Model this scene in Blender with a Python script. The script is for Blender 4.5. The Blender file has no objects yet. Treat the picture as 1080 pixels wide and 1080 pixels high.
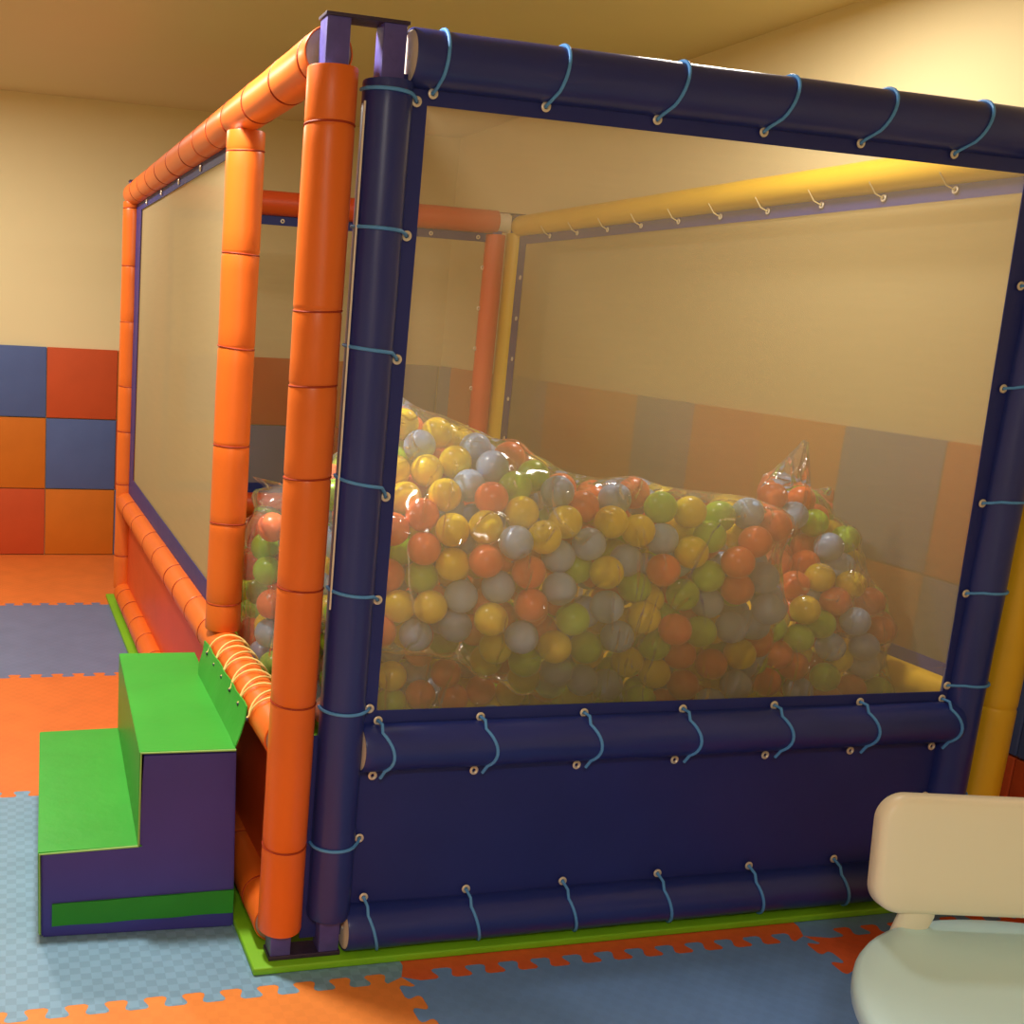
import bpy, bmesh, math, random
import numpy as np
from mathutils import Vector, Matrix, noise
random.seed(7)
S = bpy.context.scene
COLL = S.collection
PI = math.pi
BALLS = """
556,126,957|B|big|first pale blue ball from the left in the third row of the big clear bag
496,150,907|R|big|second orange ball from the left in the fourth row of the big clear bag
422,193,973|Y|big|first yellow ball from the left in the third row of the big clear bag
498,174,984|Y|big|second yellow ball from the left in the third row of the big clear bag
518,138,767|Y|big|third yellow ball from the left in the fifth row of the big clear bag
362,212,923|R|big|second orange ball from the left in the third row of the big clear bag
384,194,784|Y|big|second yellow ball from the left in the fifth row of the big clear bag
601,133,884|R|big|third orange ball from the left in the fourth row of the big clear bag
612,126,805|R|big|first orange ball from the left in the fifth row of the big clear bag
432,194,889|Y|big|first yellow ball from the left in the fourth row of the big clear bag
598,129,724|B|big|first pale blue ball from the left in the lowest row of the big clear bag
683,127,844|B|big|third pale blue ball from the left in the fourth row of the big clear bag
363,242,999|R|big|first orange ball from the left in the second row of the big clear bag
804,126,884|Y|big|second yellow ball from the left in the fourth row of the big clear bag
459,190,811|B|big|second pale blue ball from the left in the fifth row of the big clear bag
761,149,949|B|big|second pale blue ball from the left in the third row of the big clear bag
730,130,767|G|big|first green ball from the left in the fifth row of the big clear bag
819,130,797|B|big|third pale blue ball from the left in the fifth row of the big clear bag
695,139,695|Y|big|second yellow ball from the left in the lowest row of the big clear bag
820,159,1002|Y|big|fifth yellow ball from the left in the third row of the big clear bag
962,130,889|R|big|fourth orange ball from the left in the fourth row of the big clear bag
925,130,769|Y|big|fourth yellow ball from the left in the fifth row of the big clear bag
364,223,706|B|big|half-hidden pale blue ball, first from left in big clear bag's lowest row
634,137,968|Y|big|third yellow ball from the left in the third row of the big clear bag
425,262,1045|Y|big|second yellow ball from the left in the second row of the big clear bag
594,186,1017|Y|big|third yellow ball from the left in the second row of the big clear bag
699,216,1064|B|big|second pale blue ball from the left in the second row of the big clear bag
1040,137,932|Y|big|seventh yellow ball from the left in the third row of the big clear bag
526,216,1046|R|big|second orange ball from the left in the second row of the big clear bag
861,135,719|B|big|fifth pale blue ball from the left in the lowest row of the big clear bag
1165,122,910|R|big|sixth orange ball from the left in the fourth row of the big clear bag
1018,130,736|R|big|third orange ball from the left in the fifth row of the big clear bag
323,244,773|Y|big|first yellow ball from the left in the fifth row of the big clear bag
541,164,840|B|big|first pale blue ball from the left in the fourth row of the big clear bag
406,342,1092|Y|big|third yellow ball from the left in the topmost row of the big clear bag
976,196,1033|G|big|second green ball from the left in the second row of the big clear bag
1052,166,816|G|big|second green ball from the left in the fifth row of the big clear bag
1054,186,1024|Y|big|fourth yellow ball from the left in the second row of the big clear bag
798,168,682|G|big|second green ball from the left in the lowest row of the big clear bag
463,216,729|B|big|first pale blue ball from the left in the fifth row of the big clear bag
898,160,981|Y|big|sixth yellow ball from the left in the third row of the big clear bag
1289,138,783|B|big|half-hidden pale blue ball, seventh from left in big clear bag's fifth row
562,302,1111|B|big|third pale blue ball from the left in the topmost row of the big clear bag
378,251,844|G|big|first green ball from the left in the fourth row of the big clear bag
1207,164,728|B|big|fifth pale blue ball from the left in the fifth row of the big clear bag
1121,170,863|G|big|fourth green ball from the left in the fourth row of the big clear bag
1186,194,621|R|big|third orange ball from the left in the lowest row of the big clear bag
702,168,999|Y|big|fourth yellow ball from the left in the third row of the big clear bag
919,176,834|G|big|third green ball from the left in the fourth row of the big clear bag
1224,144,958|R|big|third orange ball from the left in the third row of the big clear bag
1127,217,558|R|big|second orange ball from the left in the lowest row of the big clear bag
482,347,1115|Y|big|fifth yellow ball from the left in the topmost row of the big clear bag
1234,201,1020|B|big|fourth pale blue ball from the left in the second row of the big clear bag
819,205,584|B|big|third pale blue ball from the left in the lowest row of the big clear bag
561,186,681|Y|big|first yellow ball from the left in the lowest row of the big clear bag
1192,144,836|R|big|fifth orange ball from the left in the fourth row of the big clear bag
545,425,535|R|low|second orange ball from the left in the upper row of the low clear bag
1261,185,649|Y|big|sixth yellow ball from the left in the lowest row of the big clear bag
390,424,532|Y|low|only yellow ball in the upper row of the low clear bag
406,402,1146|B|big|first pale blue ball from the left in the topmost row of the big clear bag
1269,192,561|B|big|half-hidden pale blue ball, ninth from left in big clear bag's lowest row
1028,205,597|Y|big|fifth yellow ball from the left in the lowest row of the big clear bag
951,215,626|Y|big|fourth yellow ball from the left in the lowest row of the big clear bag
897,210,567|B|big|fourth pale blue ball from the left in the lowest row of the big clear bag
474,417,479|R|low|first orange ball from the left in the lower row of the low clear bag
973,170,958|B|big|third pale blue ball from the left in the third row of the big clear bag
1116,163,719|G|big|fourth green ball from the left in the lowest row of the big clear bag
1278,164,860|B|big|fifth pale blue ball from the left in the fourth row of the big clear bag
690,162,916|B|big|second pale blue ball from the left in the fourth row of the big clear bag
652,427,484|R|low|third orange ball from the left in the lower row of the low clear bag
1304,178,992|R|big|fourth orange ball from the left in the third row of the big clear bag
855,212,1050|B|big|third pale blue ball from the left in the second row of the big clear bag
646,190,643|G|big|first green ball from the left in the lowest row of the big clear bag
1011,198,675|G|big|third green ball from the left in the lowest row of the big clear bag
1544,301,734|Y|right|first yellow ball from the left in the third row of the right-hand clear bag
1107,166,965|G|big|second green ball from the left in the third row of the big clear bag
743,200,613|B|big|second pale blue ball from the left in the lowest row of the big clear bag
882,171,904|B|big|fourth pale blue ball from the left in the fourth row of the big clear bag
1643,297,537|G|right|second green ball from the left in the lowest row of the right-hand clear bag
1718,301,698|B|right|second pale blue ball from the left in the fourth row of the right-hand clear bag
344,314,1028|Y|big|first yellow ball from the left in the second row of the big clear bag
1664,329,750|R|right|second orange ball from the left in the third row of the right-hand clear bag
601,247,1069|G|big|first green ball from the left in the second row of the big clear bag
1547,311,649|G|right|second green ball from the left in the fourth row of the right-hand clear bag
1621,353,813|Y|right|only yellow ball in the second row of the right-hand clear bag
1545,358,790|R|right|first orange ball from the left in the third row of the right-hand clear bag
1760,298,624|B|right|third pale blue ball from the left in the fourth row of the right-hand clear bag
1528,479,1020|R|right|first orange ball from the left in the topmost row of the right-hand clear bag
498,288,1065|B|big|first pale blue ball from the left in the second row of the big clear bag
1687,412,889|B|right|first pale blue ball from the left in the second row of the right-hand clear bag
771,216,1029|R|big|third orange ball from the left in the second row of the big clear bag
1086,192,651|R|big|first orange ball from the left in the lowest row of the big clear bag
1452,300,528|R|right|first orange ball from the left in the lowest row of the right-hand clear bag
1156,207,1010|G|big|third green ball from the left in the second row of the big clear bag
1146,192,787|B|big|fourth pale blue ball from the left in the fifth row of the big clear bag
1661,315,620|B|right|first pale blue ball from the left in the fourth row of the right-hand clear bag
467,445,1175|Y|big|fourth yellow ball from the left in the topmost row of the big clear bag
666,286,1092|G|big|only green ball in the topmost row of the big clear bag
99,669,760|G|big|green ball seen through the entrance gap, second green from the top
1474,297,608|R|right|first orange ball from the left in the fourth row of the right-hand clear bag
1728,351,792|Y|right|second yellow ball from the left in the third row of the right-hand clear bag
936,260,1058|R|big|fourth orange ball from the left in the second row of the big clear bag
548,381,1145|B|big|second pale blue ball from the left in the topmost row of the big clear bag
100,648,886|R|big|orange ball seen through the entrance gap, first orange from the top
1802,351,742|R|right|third orange ball from the left in the third row of the right-hand clear bag
575,430,462|R|low|second orange ball from the left in the lower row of the low clear bag
1835,331,663|R|right|second orange ball from the left in the fourth row of the right-hand clear bag
1667,463,948|G|right|first green ball from the left in the topmost row of the right-hand clear bag
626,346,1129|R|big|only orange ball in the topmost row of the big clear bag
292,245,963|R|big|first orange ball from the left in the third row of the big clear bag
1617,317,687|G|right|third green ball from the left in the fourth row of the right-hand clear bag
1542,308,569|R|right|second orange ball from the left in the lowest row of the right-hand clear bag
736,417,478|Y|low|first yellow ball from the left in the lower row of the low clear bag
400,434,454|G|low|only green ball in the lower row of the low clear bag
1584,451,971|B|right|only pale blue ball in the topmost row of the right-hand clear bag
680,248,580|Y|big|half-hidden yellow ball, third from left in big clear bag's lowest row
301,275,843|R|big|first orange ball from the left in the fourth row of the big clear bag
1549,444,834|R|right|half-hidden orange ball, first from left in right-hand clear bag's second row
1751,310,495|R|right|fourth orange ball from the left in the lowest row of the right-hand clear bag
1297,193,726|B|big|half-hidden pale blue ball, fifth from left in big clear bag's fifth row
1798,326,558|B|right|third pale blue ball from the left in the lowest row of the right-hand clear bag
569,246,630|Y|big|half-hidden yellow ball, second from left in big clear bag's lowest row
104,728,814|G|big|green ball seen through the entrance gap, first green from the top
1631,430,835|R|right|only orange ball in the second row of the right-hand clear bag
379,460,1194|Y|big|second yellow ball from the left in the topmost row of the big clear bag
1763,439,905|G|right|second green ball from the left in the topmost row of the right-hand clear bag
1572,310,494|B|right|first pale blue ball from the left in the lowest row of the right-hand clear bag
100,612,681|R|big|orange ball seen through the entrance gap, fifth orange from the top
1656,515,1006|R|right|second orange ball from the left in the topmost row of the right-hand clear bag
100,614,598|B|big|pale blue ball seen through the entrance gap, first pale blue from the top
759,192,881|G|big|second green ball from the left in the fourth row of the big clear bag
976,175,533|G|big|half-hidden green ball, ninth from left in big clear bag's lowest row
1743,419,831|B|right|second pale blue ball from the left in the second row of the right-hand clear bag
468,438,594|R|low|first orange ball from the left in the upper row of the low clear bag
492,342,654|G|big|half-hidden green ball, first from left in big clear bag's lowest row
1834,300,490|G|right|third green ball from the left in the lowest row of the right-hand clear bag
484,483,524|B|low|only pale blue ball in the upper row of the low clear bag
625,467,547|B|low|half-hidden pale blue ball, third from left in low clear bag's upper row
1674,491,871|R|right|half-hidden orange ball, fourth from left in right-hand clear bag's second row
281,248,708|R|big|half-hidden orange ball, first from left in big clear bag's lowest row
342,316,898|G|big|first green ball from the left in the third row of the big clear bag
762,260,559|B|big|half-hidden pale blue ball, second from left in big clear bag's lowest row
1338,222,668|R|big|half-hidden orange ball, seventh from left in big clear bag's lowest row
405,485,588|B|low|half-hidden pale blue ball, first from left in low clear bag's upper row
330,367,1086|Y|big|first yellow ball from the left in the topmost row of the big clear bag
146,937,631|G|big|green ball seen through the entrance gap, third green from the top
847,262,521|Y|big|half-hidden yellow ball, sixth from left in big clear bag's lowest row
1719,343,576|Y|right|half-hidden yellow ball, second from left in right-hand clear bag's fourth row
532,254,707|R|big|half-hidden orange ball, second from left in big clear bag's fifth row
1249,230,951|Y|big|half-hidden yellow ball, fourth from left in big clear bag's third row
1441,300,684|G|right|first green ball from the left in the fourth row of the right-hand clear bag
979,204,795|Y|big|half-hidden yellow ball, fourth from left in big clear bag's fifth row
1184,172,520|B|big|half-hidden pale blue ball, eighth from left in big clear bag's lowest row
699,225,714|R|big|half-hidden orange ball, fifth from left in big clear bag's fifth row
802,201,765|B|big|half-hidden pale blue ball, third from left in big clear bag's fifth row
100,820,542|R|big|orange ball seen through the entrance gap, sixth orange from the top
1067,242,971|Y|big|half-hidden yellow ball, second from left in big clear bag's third row
100,684,516|B|big|pale blue ball seen through the entrance gap, second pale blue from the top
100,863,832|R|big|orange ball seen through the entrance gap, second orange from the top
467,246,937|B|big|half-hidden pale blue ball, first from left in big clear bag's third row
1658,378,544|R|right|half-hidden orange ball, second from left in right-hand clear bag's lowest row
1263,271,550|Y|big|half-hidden yellow ball, tenth from left in big clear bag's lowest row
1292,272,739|B|big|half-hidden pale blue ball, fourth from left in big clear bag's fifth row
527,504,1150|Y|big|half-hidden yellow ball, only such one in big clear bag's topmost row
1021,256,528|G|big|half-hidden green ball, eighth from left in big clear bag's lowest row
562,201,906|R|big|half-hidden orange ball, second from left in big clear bag's fourth row
896,254,900|G|big|half-hidden green ball, first from left in big clear bag's fourth row
1098,249,493|R|big|half-hidden orange ball, fifth from left in big clear bag's lowest row
100,898,717|R|big|orange ball seen through the entrance gap, third orange from the top
1050,225,738|G|big|half-hidden green ball, only such one in big clear bag's fifth row
1821,473,829|Y|right|half-hidden yellow ball, only such one in right-hand clear bag's second row
538,336,971|B|big|half-hidden pale blue ball, second from left in big clear bag's third row
944,275,578|G|big|half-hidden green ball, fifth from left in big clear bag's lowest row
602,258,739|R|big|half-hidden orange ball, fourth from left in big clear bag's fifth row
145,1016,547|G|big|green ball seen through the entrance gap, fourth green from the top
1396,300,590|G|right|first green ball from the left in the lowest row of the right-hand clear bag
972,219,871|B|big|half-hidden pale blue ball, sixth from left in big clear bag's fourth row
1345,219,789|B|big|half-hidden pale blue ball, sixth from left in big clear bag's fifth row
544,218,786|R|big|half-hidden orange ball, third from left in big clear bag's fifth row
1577,382,718|R|right|half-hidden orange ball, first from left in right-hand clear bag's third row
883,269,726|Y|big|half-hidden yellow ball, second from left in big clear bag's fifth row
1324,251,596|B|big|half-hidden pale blue ball, tenth from left in big clear bag's lowest row
396,473,1113|G|big|half-hidden green ball, only such one in big clear bag's topmost row
740,308,971|G|big|half-hidden green ball, second from left in big clear bag's third row
466,331,1001|B|big|half-hidden pale blue ball, first from left in big clear bag's second row
1677,308,465|R|right|third orange ball from the left in the lowest row of the right-hand clear bag
1643,403,756|B|right|half-hidden pale blue ball, only such one in right-hand clear bag's third row
1260,272,645|G|big|half-hidden green ball, tenth from left in big clear bag's lowest row
861,457,441|Y|low|second yellow ball from the left in the lower row of the low clear bag
1053,212,891|B|big|half-hidden pale blue ball, seventh from left in big clear bag's fourth row
1783,526,905|Y|right|half-hidden yellow ball, only such one in right-hand clear bag's topmost row
728,484,522|R|low|third orange ball from the left in the upper row of the low clear bag
727,206,795|R|big|half-hidden orange ball, sixth from left in big clear bag's fifth row
1186,269,585|Y|big|half-hidden yellow ball, ninth from left in big clear bag's lowest row
653,318,608|R|big|half-hidden orange ball, third from left in big clear bag's lowest row
1197,220,875|B|big|half-hidden pale blue ball, eighth from left in big clear bag's fourth row
923,246,502|G|big|half-hidden green ball, third from left in big clear bag's lowest row
791,328,524|R|big|half-hidden orange ball, fourth from left in big clear bag's lowest row
1135,245,728|R|big|half-hidden orange ball, ninth from left in big clear bag's fifth row
875,332,1023|R|big|half-hidden orange ball, third from left in big clear bag's second row
1565,489,907|R|right|half-hidden orange ball, first from left in right-hand clear bag's topmost row
854,249,640|Y|big|third yellow ball from the left in the lowest row of the big clear bag
1004,310,1023|B|big|half-hidden pale blue ball, third from left in big clear bag's second row
406,384,661|Y|big|half-hidden yellow ball, first from left in big clear bag's lowest row
832,219,860|R|big|half-hidden orange ball, sixth from left in big clear bag's fourth row
649,190,773|R|big|second orange ball from the left in the fifth row of the big clear bag
747,291,1060|R|big|half-hidden orange ball, second from left in big clear bag's second row
396,410,1041|R|big|half-hidden orange ball, first from left in big clear bag's second row
100,554,525|G|big|green ball seen through the entrance gap, fifth green from the top
876,225,789|R|big|half-hidden orange ball, seventh from left in big clear bag's fifth row
459,260,857|Y|big|half-hidden yellow ball, first from left in big clear bag's fourth row
1212,244,701|Y|big|half-hidden yellow ball, fifth from left in big clear bag's fifth row
634,543,561|R|low|half-hidden orange ball, only such one in low clear bag's upper row
1719,524,954|R|right|half-hidden orange ball, third from left in right-hand clear bag's topmost row
472,425,1101|R|big|half-hidden orange ball, second from left in big clear bag's topmost row
1241,221,810|G|big|half-hidden green ball, third from left in big clear bag's fourth row
528,512,454|B|low|half-hidden pale blue ball, second from left in low clear bag's lower row
702,467,416|Y|low|half-hidden yellow ball, third from left in low clear bag's lower row
464,306,723|B|big|half-hidden pale blue ball, second from left in big clear bag's fifth row
1778,408,673|R|right|half-hidden orange ball, third from left in right-hand clear bag's third row
1077,252,828|R|big|half-hidden orange ball, seventh from left in big clear bag's fourth row
1716,592,918|R|right|half-hidden orange ball, second from left in right-hand clear bag's topmost row
580,298,810|R|big|half-hidden orange ball, first from left in big clear bag's fourth row
1489,315,459|Y|right|only yellow ball in the lowest row of the right-hand clear bag
423,273,779|R|big|half-hidden orange ball, first from left in big clear bag's fifth row
119,701,595|Y|big|yellow ball seen through the entrance gap, the only one there
1594,362,587|Y|right|half-hidden yellow ball, first from left in right-hand clear bag's fourth row
1605,515,842|R|right|half-hidden orange ball, second from left in right-hand clear bag's second row
401,309,946|Y|big|half-hidden yellow ball, first from left in big clear bag's third row
620,503,479|Y|low|half-hidden yellow ball, first from left in low clear bag's lower row
579,326,659|G|big|half-hidden green ball, second from left in big clear bag's lowest row
539,280,873|Y|big|half-hidden yellow ball, second from left in big clear bag's fourth row
1521,368,516|G|right|half-hidden green ball, only such one in right-hand clear bag's lowest row
908,196,715|Y|big|half-hidden yellow ball, seventh from left in big clear bag's lowest row
546,258,981|B|big|half-hidden pale blue ball, third from left in big clear bag's third row
355,362,816|B|big|half-hidden pale blue ball, first from left in big clear bag's fourth row
638,216,847|Y|big|half-hidden yellow ball, third from left in big clear bag's fourth row
1017,282,659|G|big|half-hidden green ball, seventh from left in big clear bag's lowest row
1296,237,882|B|big|half-hidden pale blue ball, ninth from left in big clear bag's fourth row
1184,252,510|R|big|half-hidden orange ball, sixth from left in big clear bag's lowest row
1493,355,691|Y|right|half-hidden yellow ball, only such one in right-hand clear bag's third row
1579,394,472|R|right|half-hidden orange ball, first from left in right-hand clear bag's lowest row
1719,376,718|R|right|half-hidden orange ball, second from left in right-hand clear bag's third row
395,364,740|B|big|half-hidden pale blue ball, first from left in big clear bag's fifth row
718,270,890|R|big|half-hidden orange ball, fourth from left in big clear bag's fourth row
703,396,1012|B|big|half-hidden pale blue ball, second from left in big clear bag's second row
969,246,722|Y|big|half-hidden yellow ball, third from left in big clear bag's fifth row
870,345,495|Y|big|half-hidden yellow ball, fifth from left in big clear bag's lowest row
801,241,941|R|big|half-hidden orange ball, second from left in big clear bag's third row
1598,464,771|R|right|half-hidden orange ball, third from left in right-hand clear bag's second row
1495,431,460|Y|right|half-hidden yellow ball, first from left in right-hand clear bag's lowest row
856,294,840|B|big|half-hidden pale blue ball, fourth from left in big clear bag's fourth row
1015,286,869|G|big|half-hidden green ball, second from left in big clear bag's fourth row
537,474,602|B|low|half-hidden pale blue ball, second from left in low clear bag's upper row
1142,233,930|R|big|half-hidden orange ball, fourth from left in big clear bag's third row
1665,398,471|Y|right|half-hidden yellow ball, second from left in right-hand clear bag's lowest row
839,534,440|G|low|half-hidden green ball, second from left in low clear bag's lower row
1154,268,814|Y|big|half-hidden yellow ball, fourth from left in big clear bag's fourth row
423,503,482|B|low|half-hidden pale blue ball, first from left in low clear bag's lower row
1675,566,842|G|right|half-hidden green ball, only such one in right-hand clear bag's second row
400,295,683|R|big|half-hidden orange ball, second from left in big clear bag's lowest row
872,301,585|B|big|half-hidden pale blue ball, fourth from left in big clear bag's lowest row
627,453,407|Y|low|half-hidden yellow ball, second from left in low clear bag's lower row
1154,262,654|Y|big|half-hidden yellow ball, eighth from left in big clear bag's lowest row
1145,327,501|B|big|half-hidden pale blue ball, seventh from left in big clear bag's lowest row
423,527,1174|R|big|half-hidden orange ball, first from left in big clear bag's topmost row
951,310,917|G|big|half-hidden green ball, third from left in big clear bag's third row
603,442,1115|B|big|half-hidden pale blue ball, only such one in big clear bag's topmost row
157,733,708|R|big|orange ball seen through the entrance gap, fourth orange from the top
566,578,508|Y|low|half-hidden yellow ball, only such one in low clear bag's upper row
720,232,960|R|big|half-hidden orange ball, first from left in big clear bag's third row
818,275,1012|Y|big|half-hidden yellow ball, second from left in big clear bag's second row
1743,503,828|B|right|half-hidden pale blue ball, only such one in right-hand clear bag's second row
1835,395,546|B|right|second pale blue ball from the left in the lowest row of the right-hand clear bag
768,253,677|B|big|half-hidden pale blue ball, third from left in big clear bag's lowest row
1444,379,502|B|right|half-hidden pale blue ball, only such one in right-hand clear bag's lowest row
662,281,811|R|big|half-hidden orange ball, third from left in big clear bag's fourth row
1080,260,608|B|big|half-hidden pale blue ball, sixth from left in big clear bag's lowest row
1004,324,592|G|big|half-hidden green ball, sixth from left in big clear bag's lowest row
1054,317,475|B|big|half-hidden pale blue ball, fifth from left in big clear bag's lowest row
409,322,858|B|big|half-hidden pale blue ball, second from left in big clear bag's fourth row
541,334,737|Y|big|half-hidden yellow ball, first from left in big clear bag's fifth row
937,305,670|G|big|half-hidden green ball, fourth from left in big clear bag's lowest row
1150,326,757|R|big|half-hidden orange ball, eighth from left in big clear bag's fifth row
1639,383,650|R|right|half-hidden orange ball, first from left in right-hand clear bag's fourth row
1760,622,983|G|right|half-hidden green ball, only such one in right-hand clear bag's topmost row
481,451,1021|Y|big|half-hidden yellow ball, first from left in big clear bag's second row
586,524,406|B|low|half-hidden pale blue ball, third from left in low clear bag's lower row
1711,408,622|R|right|half-hidden orange ball, second from left in right-hand clear bag's fourth row
497,308,801|B|big|half-hidden pale blue ball, third from left in big clear bag's fourth row
1583,528,971|B|right|half-hidden pale blue ball, only such one in right-hand clear bag's topmost row
345,479,502|G|low|half-hidden green ball, only such one in low clear bag's upper row
652,319,985|G|big|half-hidden green ball, only such one in big clear bag's second row
892,257,988|R|big|half-hidden orange ball, third from left in big clear bag's third row
1258,308,989|Y|big|half-hidden yellow ball, third from left in big clear bag's third row
508,399,413|G|low|half-hidden green ball, first from left in low clear bag's lower row
732,311,641|Y|big|half-hidden yellow ball, fourth from left in big clear bag's lowest row
484,330,898|G|big|half-hidden green ball, first from left in big clear bag's third row
941,281,796|B|big|half-hidden pale blue ball, fifth from left in big clear bag's fourth row
772,271,835|R|big|half-hidden orange ball, fifth from left in big clear bag's fourth row
"""
DEEP = """
652,325,720,G,big 459,472,412,Y,low 484,572,477,B,low 730,286,760,G,big 1760,491,747,R,right 478,646,498,G,low 332,315,742,G,big 806,292,744,B,big 429,580,530,Y,low 780,485,457,G,low 638,239,970,B,big 810,320,633,B,big 1713,450,694,G,right 1025,321,943,Y,big 1667,587,981,B,right 1325,250,956,R,big 1248,294,863,R,big 870,572,367,B,low 695,356,1076,Y,big 1074,312,550,R,big 1231,330,596,R,big 586,309,1024,R,big 1140,286,990,Y,big 990,251,970,R,big 1091,354,612,Y,big 678,393,410,B,low 401,554,422,B,low 147,1080,595,Y,big 325,389,1012,R,big 541,460,1068,G,big 847,332,950,Y,big 465,532,584,R,low 1797,421,773,Y,right 383,390,957,B,big 784,357,1028,B,big 942,345,988,B,big 104,749,474,R,big 819,440,508,R,low 1562,436,641,R,right 1313,300,488,G,right 532,385,1053,B,big 440,382,810,Y,big 738,547,436,G,low 176,722,784,R,big 532,585,402,B,low 1616,440,586,B,right 165,672,846,B,big 632,587,455,B,low 1788,371,463,B,right 374,450,792,R,big 382,477,390,B,low 1619,468,694,R,right 1731,399,513,Y,right 645,262,671,G,big 873,351,690,G,big 886,589,475,R,low 1622,555,909,R,right 630,278,897,Y,big 624,384,1062,G,big 1022,288,788,Y,big 955,322,498,B,big 627,617,535,Y,low 1033,422,452,G,low 966,456,423,Y,low 1381,334,513,R,right 254,307,924,Y,big 214,307,848,G,big 181,360,1024,G,big 258,338,1021,R,big 236,302,760,R,big 245,396,1072,B,big 205,379,893,B,big 289,352,852,Y,big 230,401,974,R,big 299,371,932,Y,big 250,343,680,Y,big 244,381,774,Y,big 305,437,1135,R,big 197,463,1004,B,big 261,437,914,Y,big 217,438,841,Y,big 279,458,1025,B,big 359,408,884,B,big 319,382,706,Y,big 306,422,812,R,big 462,399,962,R,big 234,429,705,G,big 337,455,968,R,big 290,505,1095,R,big 246,508,950,B,big 220,531,1037,R,big 249,479,766,B,big 396,482,1012,Y,big 269,456,634,G,big 228,532,873,B,big 360,542,1115,B,big 786,316,901,R,big 468,508,1091,Y,big 277,581,1064,G,big 237,527,688,Y,big 249,584,928,G,big 235,561,761,B,big 682,456,1056,R,big 240,636,1009,Y,big 472,579,1122,R,big 202,577,636,B,big 266,550,594,G,big 423,614,1174,B,big 573,552,1110,Y,big 256,630,854,R,big 262,664,938,Y,big 272,601,660,Y,big 202,650,759,G,big 275,628,763,Y,big 206,594,552,Y,big 176,644,607,R,big 101,624,468,G,big 266,628,584,R,big 243,705,842,R,big 1104,297,898,R,big 220,734,939,R,big 173,649,500,R,big 1083,357,1004,Y,big 271,682,662,R,big 268,712,749,Y,big 1084,311,690,R,big 222,691,566,B,big 1197,298,934,R,big 304,698,585,G,big 217,746,651,B,big 162,734,526,R,big 1225,308,779,B,big 226,724,482,G,big 1229,302,464,Y,big 1323,329,607,B,big 316,491,581,B,low 309,443,419,R,low 237,478,422,R,low 258,509,495,G,low 308,520,415,R,low 353,554,555,Y,low 232,555,438,B,low 268,588,503,R,low 340,568,478,G,low 536,468,387,R,low 542,548,581,Y,low 251,579,356,G,low 344,630,571,B,low 298,600,412,Y,low 341,570,356,G,low 766,404,400,B,low 471,539,373,B,low 318,645,497,G,low 395,630,482,Y,low 503,617,568,G,low 422,652,563,G,low 416,597,350,R,low 269,675,422,R,low 366,643,406,G,low 267,653,337,B,low 686,545,498,B,low 962,375,431,R,low 464,620,410,R,low 666,535,410,G,low 369,698,523,R,low 930,423,489,R,low 785,476,380,Y,low 811,526,519,B,low 492,613,335,Y,low 303,750,527,B,low 325,723,457,G,low 557,669,550,G,low 751,573,529,R,low 434,686,446,B,low 1048,361,408,G,low 551,649,461,B,low 607,586,356,Y,low 323,704,370,R,low 390,669,338,R,low 441,728,532,B,low 696,563,343,G,low 864,494,369,R,low 281,729,312,G,low 469,682,363,R,low 383,735,408,B,low 920,509,467,B,low 711,631,497,G,low 559,657,375,B,low 386,764,489,R,low 793,554,380,B,low 519,732,529,B,low 638,664,471,R,low 693,622,423,B,low 506,710,433,G,low 306,782,410,G,low 799,600,450,Y,low 664,645,356,R,low 606,730,521,Y,low 947,508,363,R,low 1034,472,388,B,low 757,625,378,G,low 711,708,519,B,low 788,669,489,G,low 992,544,452,R,low 703,698,438,Y,low 934,575,412,R,low 827,615,320,R,low 856,654,444,R,low 757,659,309,B,low 1024,545,363,R,low 782,697,406,Y,low 959,585,324,B,low 910,644,389,Y,low 980,636,442,Y,low 1045,615,401,R,low 930,702,434,B,low 953,668,330,G,low 1036,624,314,Y,low 1508,379,600,B,right 1540,432,554,Y,right 1688,468,768,Y,right 1650,542,759,B,right 1772,433,576,Y,right 1754,585,839,R,right 1787,450,467,R,right 1826,555,832,Y,right
"""

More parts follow.
